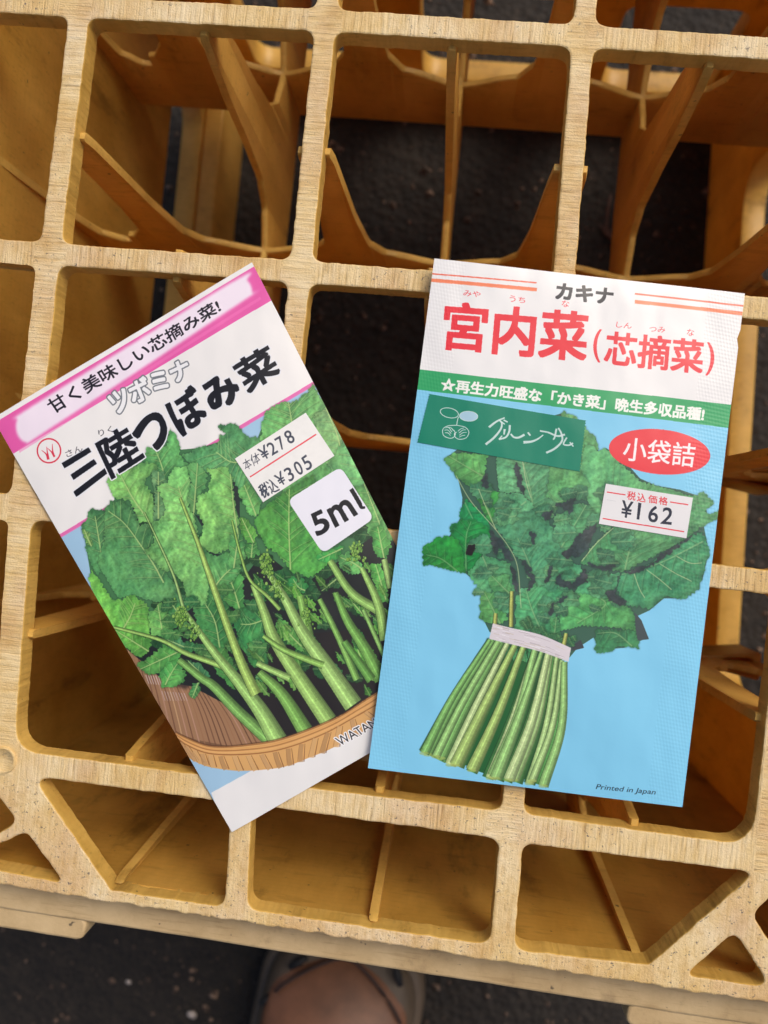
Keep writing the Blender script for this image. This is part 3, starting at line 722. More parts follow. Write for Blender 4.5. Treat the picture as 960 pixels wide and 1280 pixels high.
LF = [
 ([(236, 742), (262, 732), (286, 756), (294, 800), (272, 818), (250, 792)], (60, 122, 66), [(250, 745), (268, 775), (275, 810)]),
 ([(260, 700), (285, 690), (304, 722), (306, 768), (284, 756), (268, 730)], (72, 138, 70), [(275, 700), (290, 730), (300, 762)]),
 ([(292, 770), (312, 762), (330, 790), (336, 830), (318, 836), (300, 806)], (56, 118, 62), None),
 ([(262, 806), (284, 812), (300, 846), (292, 862), (270, 840)], (64, 126, 62), None),
 ([(205, 742), (232, 752), (228, 775), (206, 770)], (66, 128, 70), None),
 (z1([(370, 280), (400, 185), (520, 180), (540, 70), (600, 150), (595, 235), (660, 300), (540, 330), (500, 400), (430, 300)]), (84, 150, 86), z1([(450, 200), (490, 300), (510, 400)])),
 ([(227, 570), (254, 557), (273, 555), (275, 543), (281, 543), (273, 532), (294, 529), (304, 540), (312, 548), (326, 545), (330, 549), (338, 575), (345, 600), (320, 640), (290, 600), (255, 590)], (84, 148, 92), [(270, 565), (292, 578), (320, 570)]),
 ([(326, 552), (327, 530), (332, 515), (345, 505), (372, 500), (385, 490), (390, 478), (398, 492), (408, 510), (425, 560), (440, 600), (420, 640), (380, 640), (340, 600)], (92, 154, 88), [(360, 500), (365, 530), (372, 580)]),
 ([(392, 520), (420, 500), (440, 560), (446, 600), (430, 620), (400, 560)], (120, 172, 108), [(405, 505), (420, 540), (428, 570)]),
 ([(425, 558), (438, 540), (455, 562), (482, 610), (494, 640), (482, 668), (460, 650), (430, 610), (410, 575)], (98, 160, 96), [(436, 560), (455, 600), (470, 640)]),
 ([(440, 610), (470, 600), (490, 640), (496, 665), (480, 690), (462, 668)], (92, 156, 84), None),
 (z1([(10, 670), (70, 552), (150, 570), (215, 610), (160, 700), (140, 760), (200, 880), (100, 960), (40, 800)]), (72, 128, 78), z1([(90, 600), (110, 720), (130, 850)])),
 (z1([(15, 680), (60, 700), (75, 760), (70, 800), (30, 740)]), (110, 160, 84), None),
 (z1([(160, 385), (240, 335), (390, 275), (465, 290), (470, 330), (425, 340), (385, 400), (440, 480), (440, 640), (350, 640), (300, 510), (205, 490)]), (112, 170, 92), z1([(240, 350), (320, 500), (415, 630)])),
 (z1([(430, 330), (500, 330), (520, 400), (450, 420), (520, 520), (500, 600), (440, 640), (445, 470)]), (92, 140, 92), None),
 ([(131, 639), (137, 626), (154, 626), (165, 637), (175, 655), (190, 655), (192, 678), (183, 689), (205, 712), (222, 735), (235, 757), (215, 750), (190, 752), (170, 745), (148, 748), (135, 728), (122, 702), (130, 675)], (82, 140, 84), z1([(170, 570), (270, 650), (380, 800), (440, 890), (500, 1000)])),
 (z1([(430, 650), (510, 590), (505, 520), (455, 420), (520, 400), (560, 310), (645, 303), (665, 400), (640, 500), (690, 620), (720, 760), (775, 830), (785, 930), (760, 1130), (640, 1150), (620, 1000), (560, 940), (500, 930), (385, 810), (440, 760)]), (112, 174, 98), z1([(590, 420), (620, 520), (700, 740), (770, 960)])),
 (z1([(650, 290), (700, 275), (765, 350), (750, 450), (700, 490), (690, 620), (640, 490), (668, 400)]), (92, 150, 88), None),
 (z1([(755, 320), (890, 305), (915, 380), (925, 480), (955, 660), (965, 770), (900, 800), (800, 830), (715, 760), (745, 650), (695, 560), (705, 480), (765, 460), (790, 350)]), (114, 174, 94), z1([(900, 330), (925, 560), (960, 780)])),
 (z1([(730, 780), (800, 840), (900, 820), (960, 860), (960, 940), (800, 1110), (760, 960)]), (84, 148, 84), z1([(950, 880), (860, 960), (790, 1050)])),
 (z2([(50, 120), (70, 58), (130, 140), (190, 235), (250, 240), (315, 210), (400, 260), (415, 330), (410, 470), (300, 430), (200, 405), (140, 310)]), (104, 172, 76), z2([(330, 260), (300, 340), (260, 410)])),
 (z2([(405, 330), (490, 252), (520, 300), (570, 400), (550, 450), (430, 460)]), (106, 170, 88), None),
 (z2([(200, 405), (300, 425), (420, 475), (430, 515), (370, 592), (270, 530), (215, 450)]), (94, 160, 70), None),
 (z2([(340, 625), (400, 590), (440, 560), (510, 505), (620, 560), (560, 620), (470, 680), (400, 688)]), (84, 152, 74), None),
 (z2([(475, 690), (520, 610), (590, 600), (640, 690), (610, 745), (495, 772)]), (84, 158, 80), z2([(585, 620), (540, 690), (510, 750)])),
 (z2([(630, 600), (720, 620), (780, 690), (760, 740), (690, 700)]), (60, 118, 76), None),
 (z2([(655, 815), (672, 745), (715, 728), (725, 790), (680, 835)]), (78, 142, 78), None),
 (z2([(510, 470), (600, 455), (640, 520), (700, 540), (620, 560), (540, 530)]), (70, 130, 84), None),
 ([(318, 653), (325, 638), (345, 622), (370, 605), (392, 592), (400, 640), (402, 690), (410, 706), (386, 722), (364, 714), (347, 692), (334, 684)], (76, 146, 66), [(362, 600), (361, 655), (363, 712)]),
 (z3([(300, 400), (340, 365), (405, 380), (438, 430), (400, 470), (330, 465)]), (58, 138, 70), z3([(350, 385), (380, 430), (420, 450)])),
 (z3([(10, 640), (-10, 600), (80, 530), (150, 560), (220, 600), (180, 650), (190, 760), (130, 850), (60, 740)]), (52, 122, 66), z3([(50, 640), (110, 640), (200, 610)])),
 (z3([(250, 665), (262, 590), (350, 660), (440, 790), (420, 805), (330, 760)]), (94, 162, 78), z3([(270, 620), (340, 710), (420, 790)])),
 (z3([(600, 262), (660, 222), (735, 290), (765, 330), (700, 362), (620, 325)]), (92, 162, 88), z3([(620, 260), (690, 290), (750, 330)])),
 (z3([(480, 260), (560, 190), (640, 200), (600, 270), (550, 300)]), (62, 150, 72), None),
 (z3([(500, 440), (610, 362), (600, 405), (520, 462)]), (44, 92, 50), None),
 (z3([(785, 300), (850, 290), (885, 400), (895, 520), (850, 510), (800, 380)]), (86, 164, 74), z3([(820, 300), (850, 400), (880, 500)])),
 (z3([(790, 110), (850, 60), (910, 190), (880, 270), (820, 250)]), (76, 150, 72), None),
 (z3([(690, 760), (710, 720), (750, 800), (770, 900), (700, 850)]), (96, 170, 66), None),
 (z3([(660, 480), (760, 570), (790, 640), (700, 560)]), (88, 158, 70), None),
 (z6([(680, 600), (755, 608), (835, 740), (800, 830), (740, 800), (690, 700)]), (92, 158, 70), None),
 (z6([(665, 380), (745, 278), (835, 400), (865, 480), (830, 595), (760, 560)]), (96, 162, 88), None),
 (z3([(70, 190), (140, 170), (160, 240), (90, 270)]), (74, 140, 72), None),
 (z3([(-10, 130), (60, 120), (80, 260), (50, 300), (-20, 330)]), (84, 148, 82), None)]
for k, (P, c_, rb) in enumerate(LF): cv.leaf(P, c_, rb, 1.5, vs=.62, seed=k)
for k in range(70):
    x, y = r_.uniform(318, 496), r_.uniform(700, 868)
    if y > 905-(x-318)*.22 or y < 720-(x-318)*.1: continue
    s_ = r_.uniform(4, 10); a_ = r_.uniform(.6, 1.5); u_ = np.array([math.cos(a_), math.sin(a_)]); w_ = np.array([-u_[1], u_[0]])
    c0_ = np.array([x, y]); P = [tuple(c0_-u_*s_*1.9), tuple(c0_+w_*s_*.55-u_*s_*.6), tuple(c0_+w_*s_*.6+u_*s_*.5), tuple(c0_+u_*s_*1.8), tuple(c0_-w_*s_*.5+u_*s_*.5), tuple(c0_-w_*s_*.6-u_*s_*.6)]
    cv.leaf(P, random.choice([(74, 146, 58), (96, 166, 66), (56, 124, 58), (110, 176, 80)]), None, 1.5, vs=.3, seed=k+900, dark=r_.uniform(.7, 1.05))
for k in range(26):
    x, y = r_.uniform(205, 330), r_.uniform(735, 850)
    if y > 800+(x-205)*.7: continue
    s_ = r_.uniform(5, 11); a_ = r_.uniform(0, 6.28)
    P = [(x+s_*math.cos(a_+q)*(1+.4*(int(q/.9) % 2)), y+.7*s_*math.sin(a_+q)*(1+.3*(int(q/.9) % 2))) for q in np.arange(0, 6.2, .9)]
    cv.leaf(P, random.choice([(62, 130, 74), (84, 152, 80)]), None, 1.5, vs=.3, seed=k+1200, dark=r_.uniform(.75, 1))
stg = (152, 192, 108)
for P, a_, b_, c_ in (
 ([(324, 840), (352, 868), (381, 914)], 9, 20, (120, 170, 84)), ([(419, 741), (434, 776), (456, 811), (476, 850)], 7, 17, (112, 166, 80)),
 ([(399, 749), (421, 793), (446, 850)], 6, 9, (122, 172, 86)), ([(430, 802), (464, 850)], 8, 13, (96, 150, 70)),
 ([(480, 699), (488, 735)], 7, 8, (150, 186, 110)), ([(454, 762), (480, 820)], 5, 6, (130, 178, 96)),
 ([(316, 730), (330, 765), (343, 800), (375, 850), (410, 902)], 7, 22, (150, 190, 104)), ([(321, 829), (340, 838), (362, 848)], 7, 9, stg),
 ([(375, 745), (380, 768), (385, 795)], 9, 13, (128, 176, 88)), ([(334, 714), (356, 749), (377, 789), (404, 828), (441, 882)], 6, 24, (152, 192, 110)),
 ([(329, 795), (356, 813), (404, 832)], 5, 9, (138, 184, 92)), ([(412, 701), (439, 741), (474, 764)], 8, 12, (140, 184, 98)),
 ([(452, 710), (472, 754), (482, 800)], 6, 15, (144, 186, 100)), ([(223, 825), (252, 848), (267, 858), (298, 890), (335, 924)], 8, 16, (122, 172, 90)),
 ([(142, 784), (200, 800), (233, 817), (277, 833), (302, 850)], 3, 9, (150, 190, 100)),
 ([(229, 762), (265, 812), (300, 855), (325, 888), (347, 926)], 5, 24, (150, 192, 108)),
 ([(225, 622), (246, 675), (262, 720), (285, 785), (303, 832), (320, 868)], 2.5, 14, (158, 192, 100)),
 ([(290, 650), (300, 690), (312, 724), (334, 745), (350, 762)], 2, 5, (140, 180, 90)),
 ([(180, 640), (215, 715), (229, 760)], 1.5, 4, (150, 186, 112))): cv.stem(P, a_, b_, c_)
for cx, cy, n_ in ((227, 770, 80), (333, 708, 90), (446, 690, 70), (241, 790, 30), (345, 735, 40), (384, 770, 30)):   # flower buds
    for k in range(n_):
        x, y = cx+r_.normal(0, 4.6), cy+r_.normal(0, 7.0); q = r_.uniform(1.0, 2.3)
        cv.poly([(x+q*math.cos(u)*1.0, y+q*math.sin(u)*1.3) for u in np.arange(0, 6.2, .8)], (44, 84, 34), .7)
        cv.poly([(x-.4+.75*q*math.cos(u), y-.4+q*math.sin(u)) for u in np.arange(0, 6.2, .8)], random.choice([(124, 168, 70), (104, 152, 62), (142, 182, 90)]))
# basket rim
up = z4([(-40, 520), (0, 540), (100, 580), (200, 588), (330, 575), (450, 555), (600, 505), (750, 440), (860, 370), (930, 325), (1100, 210)])
lw = z4([(-40, 580), (20, 640), (70, 668), (130, 688), (260, 704), (400, 697), (500, 680), (600, 642), (720, 592), (930, 475), (1150, 330)])
up = smooth(up, 6); lw = smooth(lw, 6)
cv.poly(np.vstack([up, lw[::-1]]), (214, 166, 104))
nU = len(up); mid_ = up*.55+lw*.45
for q, c_ in ((.03, (150, 100, 54)), (.12, (214, 158, 92)), (.2, (168, 112, 60)), (.28, (226, 172, 106)), (.38, (150, 98, 52))):
    cv.stroke([tuple(p) for p in (up*(1-q)+lw*q)[::3]], 1.7, 1.7, c_, .85)
for k in range(2, nU-2, 3):
    a_, b_ = mid_[k-1], lw[min(k+1, nU-1)]
    cv.stroke([tuple(a_-[3, 0]), tuple((a_+b_)/2+[-1, 0]), tuple(b_+[3, 0])], 6.2, 6.6, random.choice([(190, 150, 104), (206, 164, 112), (172, 132, 88)]), .75)
    cv.stroke([tuple(a_+[1, -.4]), tuple(b_+[7, -.6])], .8, 1.6, (120, 76, 44), .7); cv.stroke([tuple(a_+[-6, 0]), tuple(b_+[-1, -.6])], .5, 1.1, (146, 100, 62), .5)
cv.poly(np.vstack([up, (up+[0, -1.6])[::-1]]), (88, 56, 32), .6)
cv.text('WATAN', Z(380, 860, 9.6, [(365, 605), (835, 365), (900, 440), (440, 702)]), (28, 26, 30), .15, 1.6, (240, 240, 242))
# title over the photo of the vegetables
def title(st, quad, b=1.0): cv.text(st, quad, (12, 13, 24), b, 1.7, (228, 230, 236))
title('三', [(77, 581), (112, 560), (136, 588), (96, 619)], 2.0)
title('陸', [(119, 553), (158, 530), (180, 572), (140, 598)], 1.4)
title('つ', [(162, 536), (198, 512), (213, 546), (188, 568)], 2.3)
title('ぼ', [(204, 505), (240, 482), (262, 520), (228, 545)], 1.9)
title('み', [(248, 486), (285, 463), (303, 495), (270, 515)], 2.1)
title('菜', [(289, 457), (334, 430), (350, 466), (312, 492)], 1.5)
cv.text('さん', [(81, 564), (101, 556), (104, 563), (84, 572)], (60, 60, 70), 0)
cv.text('りく', [(122, 538), (139, 532), (142, 540), (124, 546)], (60, 60, 70), 0)
e_ = [(61.5+14.5*math.cos(q), 563.5+15*math.sin(q)) for q in np.linspace(0, 6.283, 40)]
cv.stroke(e_, 1.8, 1.8, (214, 48, 74))
for P in (Z(0, 520, 5.33, [(278, 228), (310, 255), (322, 290)]), Z(0, 520, 5.33, [(312, 205), (318, 245), (326, 290)]), Z(0, 520, 5.33, [(318, 215), (345, 240), (366, 272)]), Z(0, 520, 5.33, [(350, 185), (352, 230), (362, 270)])): cv.stroke(P, .5, 2.6, (214, 48, 74))
# 5 ml box
B5 = [(424, 584), (466, 650), (402, 691), (361, 622)]
B5 = Z(350, 560, 7.385, [(560, 172), (868, 650), (395, 975), (68, 482)])
def rpoly(P, k=.12):
    out = []; n = len(P)
    for i in range(n):
        p = np.array(P[i]); a = np.array(P[i-1]); b = np.array(P[(i+1) % n])
        for t_ in np.linspace(0, 1, 7): out.append((1-t_)**2*(p+(a-p)*k)+2*t_*(1-t_)*p+t_*t_*(p+(b-p)*k))
    return out
cv.poly([(x+1.5, y+1.5) for x, y in rpoly(B5)], (30, 60, 36), .5, 1.2); cv.poly(rpoly(B5), (228, 229, 240))
cv.text('5', Z(350, 560, 7.385, [(278, 620), (385, 570), (470, 745), (345, 815)]), (12, 12, 20), 1.1)
cv.text('m', Z(350, 560, 7.385, [(435, 570), (620, 470), (712, 610), (512, 728)]), (12, 12, 20), 1.1)
cv.stroke(Z(350, 560, 7.385, [(656, 378), (700, 452), (742, 524)]), 5.6, 5.6, (12, 12, 20)); cv.stroke(Z(350, 560, 7.385, [(738, 516), (752, 548), (786, 549)]), 5.2, 2.8, (12, 12, 20))
IMG_L = cv.image('left_packet_print')

# ---- left price sticker
PSL = Z(280, 490, 5.333, [(75, 445), (545, 138), (736, 425), (262, 735)])
c3 = Canvas(PSL, 560, 330, (232, 232, 230))
c3.a *= (1+.03*(c3.n2[..., None]-.5)); q5 = lambda P: Z(280, 490, 5.333, P)
ink = (62, 68, 84)
c3.text('本', q5([(118, 460), (168, 435), (192, 500), (150, 528)]), ink, .1); c3.text('体', q5([(168, 425), (232, 395), (246, 470), (196, 500)]), ink, .1)
c3.text('¥', q5([(222, 385), (272, 350), (310, 430), (268, 455)]), ink, .25)
c3.text('2', q5([(280, 350), (322, 328), (362, 400), (322, 425)]), ink, .2); c3.text('7', q5([(335, 315), (375, 292), (410, 370), (385, 388)]), ink, .2); c3.text('8', q5([(392, 275), (435, 248), (478, 325), (440, 350)]), ink, .25)
c3.stroke(q5([(175, 567), (615, 282)]), 1.6, 1.6, (222, 72, 84))
c3.text('税', q5([(225, 630), (275, 600), (305, 690), (262, 710)]), ink, .35); c3.text('込', q5([(275, 600), (325, 565), (375, 655), (320, 680)]), ink, .3)
c3.text('¥', q5([(332, 560), (380, 525), (418, 605), (380, 628)]), ink, .25)
c3.text('3', q5([(395, 520), (435, 495), (475, 575), (440, 600)]), ink, .2); c3.text('0', q5([(455, 480), (495, 455), (535, 535), (500, 560)]), ink, .25); c3.text('5', q5([(510, 445), (550, 415), (595, 500), (555, 525)]), ink, .25)
IMG_PL = c3.image('left_price_print')

# ---- right packet print
RC_ = [(543, 323), (931, 367), (853, 1009), (460, 960)]
cr = Canvas(RC_, 1240, 2060, (234, 234, 234))
cr.poly([(521, 487), (915, 535), (860, 1100), (440, 1100), (440, 900)], (130, 204, 238))
cr.a[:] = cr.a
cr.poly([(500, 459), (525, 462), (920, 506.5), (917, 535.5), (521, 487), (500, 485)], (44, 164, 100))
for a_, b_, w_, c_ in (((537, 342), (671, 353.5), 1.8, (232, 110, 84)), ((537, 350), (671, 362), 4.6, (240, 132, 92)), ((793.5, 367), (932, 383), 2.2, (232, 110, 84)), ((793.5, 377), (932, 392.5), 4.6, (240, 132, 92))): cr.stroke([a_, b_], w_, w_, c_)
red = (230, 44, 58)
cr.text('カキナ', [(697, 354), (767, 361), (765, 380), (695, 373)], (12, 16, 34), 1.0)
cr.text('宮内菜', [(558, 378), (736, 391), (731, 451), (553, 436)], red, 1.9)
cr.text('(', [(743, 411), (752, 412), (750, 453), (741, 452)], red, .3); cr.text(')', [(884, 428), (894, 429), (891, 470), (882, 469)], red, .3)
cr.text('芯摘菜', [(759, 414), (880, 426), (877, 467), (755, 455)], red, 1.15)
for st, q in (('みや', [(580, 362), (601, 365), (600, 372), (579, 370)]), ('うち', [(637, 369), (657, 372), (656, 379), (637, 377)]), ('な', [(703, 375), (712, 376), (711, 384), (702, 383)]),
              ('しん', [(771, 402), (790, 404), (789, 411), (770, 409)]), ('つみ', [(812, 408), (832, 409), (831, 416), (811, 415)]), ('な', [(859, 411), (868, 412), (867, 420), (858, 420)])): cr.text(st, q, red, .12)
cr.text('☆再生力旺盛な「かき菜」晩生多収品種!', [(553, 472.5), (881, 510), (879, 526), (551, 488)], (240, 242, 236), .65)
y1 = lambda P: Z(520, 560, 4.8, P); y2 = lambda P: Z(700, 560, 4.8, P); y3 = lambda P: Z(600, 700, 4.364, P); y4 = lambda P: Z(515, 780, 4.364, P)
massR = [(555, 574), (566, 566), (600, 540), (690, 520), (704, 516), (716, 530), (735, 540), (745, 548), (748, 566), (754, 566), (757, 560), (775, 570), (800, 598), (820, 607), (850, 612), (880, 622), (885, 645), (880, 658), (886, 690), (878, 725), (856, 748), (830, 748), (812, 763), (797, 770), (808, 798), (780, 810), (750, 812), (742, 797), (722, 810), (712, 822), (612, 790), (602, 770), (612, 742), (580, 715), (560, 704), (530, 700), (534, 682), (562, 670), (577, 645), (578, 622), (572, 596)]
cr.poly(massR, (56, 96, 78))
hz = (78, 142, 106)
RF = [
 (y1([(480, 20), (640, 60), (960, 60), (980, 270), (720, 390), (690, 350), (640, 270), (500, 270)]), (88, 150, 106), y1([(640, 80), (690, 270), (700, 380)])),
 (Z(520, 480, 4.36, [(790, 175), (805, 145), (870, 180), (935, 250), (985, 300), (990, 380), (1020, 400), (880, 520), (780, 300)]), (88, 148, 92), None),
 (y2([(120, 140), (150, -40), (200, -10), (230, 20), (265, -5), (330, 60), (480, 200), (600, 230), (700, 262), (800, 290), (860, 260), (925, 330), (870, 375), (900, 400), (965, 368), (945, 425), (860, 465), (760, 545), (380, 745), (130, 690), (230, 560), (330, 480), (200, 430)]), (86, 150, 98), y2([(300, 330), (430, 480), (390, 730)])),
 (y2([(375, 748), (520, 705), (760, 548), (850, 500), (902, 600), (870, 720), (830, 850), (740, 912), (640, 882), (540, 965), (400, 945), (345, 850)]), (62, 134, 92), y2([(370, 760), (600, 690), (860, 560)])),
 (y2([(-20, 470), (60, 330), (170, 340), (230, 400), (120, 520), (40, 660), (-40, 640)]), (76, 142, 96), None),
 (y2([(-60, 100), (120, 130), (180, 220), (130, 290), (20, 340), (-80, 300)]), (92, 158, 98), y2([(-60, 330), (30, 310), (150, 230)])),
 (y2([(120, 690), (220, 560), (330, 470), (430, 560), (420, 610), (320, 640), (310, 710), (200, 710)]), (80, 148, 96), y2([(130, 680), (210, 580), (310, 480)])),
 (y2([(-20, 690), (120, 700), (160, 780), (60, 840), (-60, 800)]), (72, 140, 98), None),
 (y2([(160, 760), (360, 750), (330, 850), (250, 870), (260, 960), (100, 980), (90, 860)]), (74, 146, 100), y2([(270, 760), (250, 840), (220, 960)])),
 (y1([(165, 70), (220, 28), (430, 40), (400, 235), (350, 245), (250, 185), (205, 120)]), (84, 150, 84), None),
 (y1([(260, 420), (265, 370), (300, 305), (440, 430), (440, 520), (330, 560)]), (24, 136, 76), None),
 (y1([(205, 470), (270, 430), (350, 430), (440, 480), (440, 560), (370, 700), (310, 755), (240, 620)]), (26, 126, 60), y1([(330, 440), (300, 540), (300, 740)])),
 (y1([(38, 605), (60, 580), (130, 535), (215, 525), (265, 570), (285, 660), (300, 752), (240, 742), (150, 715), (42, 700)]), (34, 130, 52), y1([(60, 640), (150, 665), (250, 740)])),
 (y1([(350, 248), (450, 238), (520, 280), (510, 380), (460, 455), (400, 380)]), (58, 142, 66), y1([(380, 250), (420, 340), (465, 450)])),
 (y1([(500, 270), (640, 275), (705, 350), (690, 400), (580, 400), (480, 470), (455, 450)]), (86, 150, 106), y1([(460, 470), (560, 400), (660, 320)])),
 (y1([(470, 470), (570, 405), (700, 370), (800, 440), (870, 620), (780, 800), (720, 830), (650, 680), (600, 650), (530, 540)]), (74, 142, 102), y1([(610, 540), (660, 650), (720, 800)])),
 (y1([(310, 755), (400, 640), (560, 690), (600, 800), (560, 980), (410, 960), (385, 860)]), (74, 142, 96), None),
 (y1([(430, 770), (560, 760), (570, 870), (520, 900), (450, 850)]), (84, 150, 92), None),
 (y1([(620, 850), (760, 820), (900, 830), (960, 880), (900, 980), (640, 1000)]), (80, 150, 108), None),
 (y3([(630, 380), (850, 380), (872, 482), (760, 470), (690, 512), (628, 500)]), (54, 120, 78), y3([(640, 400), (740, 400), (830, 470)])),
 (y3([(425, 385), (440, 280), (500, 180), (660, 190), (835, 275), (855, 385), (700, 365), (560, 360)]), (78, 150, 88), y3([(530, 345), (680, 250), (650, 200)])),
 (y3([(190, 385), (195, 200), (300, 125), (505, 180), (430, 260), (400, 330), (390, 430), (300, 385)]), (72, 148, 98), y3([(250, 160), (280, 260), (330, 380)])),
 (y3([(0, 220), (20, 170), (110, 190), (155, 330), (75, 350), (0, 322)]), (84, 152, 88), None),
 (y3([(380, 330), (430, 300), (440, 400), (390, 440)]), (68, 138, 84), None)]
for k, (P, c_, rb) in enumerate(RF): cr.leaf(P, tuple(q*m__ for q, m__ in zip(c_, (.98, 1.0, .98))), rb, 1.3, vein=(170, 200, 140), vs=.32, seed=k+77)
for k in range(60):
    x, y = r_.uniform(590, 800), r_.uniform(610, 795)
    if y > 800-abs(x-690)*.5: continue
    s_ = r_.uniform(6, 15); a_ = r_.uniform(0, 6.28)
    P = [(x+s_*math.cos(a_+q)*(1+.35*(int(q/.9) % 2)), y+.75*s_*math.sin(a_+q)*(1+.3*(int(q/.9) % 2))) for q in np.arange(0, 6.2, .9)]
    cr.leaf(P, random.choice([(76, 140, 98), (68, 132, 92), (84, 148, 100), (62, 122, 86)]), None, 1.4, vein=(170, 200, 140), vs=.25, seed=k+500, dark=r_.uniform(.85, 1.05))
gap = (60, 76, 76)
for P in (y2([(378, 748), (560, 690), (600, 640), (770, 540), (800, 520), (720, 590), (610, 670), (510, 735), (430, 752)]), y2([(40, 665), (60, 600), (110, 520), (225, 448), (190, 560), (120, 650), (70, 640)]),
          y2([(268, 872), (330, 850), (345, 890), (420, 925), (350, 945), (310, 920)]), y2([(80, 850), (100, 800), (150, 725), (165, 810), (110, 820)]), y2([(160, 690), (240, 705), (330, 700), (310, 740), (230, 728)]),
          y1([(755, 395), (820, 370), (810, 420), (775, 440)]), y1([(830, 340), (960, 300), (925, 400), (880, 360)]), y1([(632, 690), (655, 668), (690, 720), (718, 805), (665, 862), (695, 790), (680, 740)]),
          y1([(445, 490), (520, 560), (585, 665), (560, 690), (500, 600), (480, 640), (460, 600)]), y1([(590, 80), (620, 110), (655, 275), (625, 265), (600, 180)]), y1([(400, 180), (428, 150), (432, 240), (390, 235)]),
          y1([(770, 815), (790, 740), (820, 690), (800, 800)]), y1([(680, 500), (720, 520), (710, 580), (690, 560)]), y1([(560, 710), (600, 740), (615, 860), (590, 850)]), y1([(840, 790), (880, 740), (870, 800), (960, 830), (920, 840), (850, 820)]), y1([(870, 640), (960, 560), (960, 650), (900, 660)]),
          y3([(372, 300), (390, 240), (470, 195), (480, 205), (405, 250), (400, 290)]), y3([(415, 120), (430, 90), (500, 130), (575, 50), (585, 110), (500, 155)]), y3([(685, 180), (740, 155), (740, 190), (800, 235), (750, 240)]), y3([(230, 20), (300, 100), (290, 130), (250, 165), (280, 110)]), y3([(350, 125), (385, 30), (400, 40), (370, 120)])):
    cr.leaf(P, gap, None, 1.6, vs=0, seed=int(P[0][0]), dark=.9)
cr.leaf(y1([(298, 640), (312, 585), (350, 575), (360, 605), (330, 650)]), (30, 22, 22), None, .8, vs=0, seed=5)
cr.poly(y3([(845, 285), (882, 330), (922, 432), (862, 440), (850, 380)]), (64, 76, 78)); cr.poly(y3([(500, 470), (550, 435), (568, 480), (500, 497)]), (60, 66, 70))
for P in (y1([(240, 165), (330, 320), (470, 480), (560, 600), (610, 720), (630, 960)]), y1([(375, 245), (430, 380), (480, 490)]), y1([(640, 80), (660, 200), (690, 300)]), y2([(700, 650), (780, 690), (850, 690)]), y2([(600, 695), (690, 750), (790, 800)]), y2([(520, 730), (600, 790), (670, 850)]), y2([(445, 755), (480, 850), (510, 900)]), y2([(130, 680), (220, 570), (320, 480)])):
    cr.stroke(P, 1.1, 1.1, (176, 196, 146), .75)
for k in range(26):
    x, y = r_.uniform(625, 705), 0; x = 648+k*2.6; y = 778+k*.9+r_.normal(0, 4); cr.leaf([(x, y), (x+6, y-3), (x+9, y+3), (x+3, y+6)], (56, 118, 74), None, .9, vs=.2, seed=k)
# stems of the bunch
base = smooth(y4([(55, 712), (120, 745), (180, 775), (270, 800), (380, 850), (470, 870), (540, 880), (640, 890), (730, 900)]), 6)
topl = smooth(y4([(425, 85), (520, 105), (650, 135), (760, 165), (845, 215)]), 6)
cr.poly(np.vstack([topl, y4([(830, 300), (815, 500), (770, 740), (730, 900)]), (base+[0, -9])[::-1], y4([(200, 480), (250, 330)])]), (34, 96, 46))
for k in range(30):
    t_ = r_.random(); a_ = topl[int(t_*(len(topl)-1))]; cr.leaf([a_+[-4, 0], a_+[3, -2], a_+[5, 14+r_.uniform(0, 12)], a_+[-3, 18]], (62, 138, 84), None, 1, vs=.15, seed=k)
for t_ in np.linspace(.03, .97, 12):
    a_ = topl[int(t_*(len(topl)-1))]; b_ = base[int(t_*(len(base)-1))]+[0, -4]; cr.stem([tuple(a_), tuple((a_+b_)/2+[-6*(1-t_)+7*t_, 4]), tuple(b_)], 6, 13, random.choice([(84, 146, 74), (70, 130, 66), (102, 160, 82)]))
order = list(np.clip(np.linspace(0, 1, 15)+r_.normal(0, .02, 15), 0, 1)); r_.shuffle(order)
for t_ in order:
    a_ = topl[int(t_*(len(topl)-1))]; tb = min(1, max(0, t_+r_.normal(0, .02))); b_ = base[int(tb*(len(base)-1))]; b_ = b_+[0, -2-r_.random()*6]
    mdp = (a_+b_)/2+[-6*(1-t_)+7*t_+r_.normal(0, 1.5), 4]
    cr.stem([tuple(a_), tuple(mdp), tuple(b_)], r_.uniform(4.5, 8), r_.uniform(8, 15), random.choice([(166, 202, 130), (146, 192, 116), (180, 208, 142), (122, 176, 98), (160, 190, 108)]))
    cr.poly([(b_[0]+6*math.cos(q), b_[1]+2.2*math.sin(q)) for q in np.arange(0, 6.2, .6)], (164, 182, 96), .6)
for P in (y3([(85, 290), (80, 350)]), y3([(172, 170), (168, 365)]), y3([(470, 400), (455, 470)])): cr.stem(P, 4, 5, (166, 176, 92))
BT = smooth(y3([(70, 345), (160, 368), (330, 408), (497, 480)]), 6); BB = smooth(y3([(50, 430), (160, 457), (330, 500), (483, 556)]), 6)
cr.poly(np.vstack([BT, BB[::-1]]), (214, 208, 214))
for k in range(60):
    q = r_.random(); i = int(r_.random()*(len(BT)-3)); a_ = BT[i]*(1-q)+BB[i]*q; b_ = BT[i+2]*(1-q)+BB[i+2]*q; cr.stroke([tuple(a_), tuple(b_)], .6, .5, random.choice([(240, 240, 244), (170, 160, 166), (196, 182, 160)]), .7)
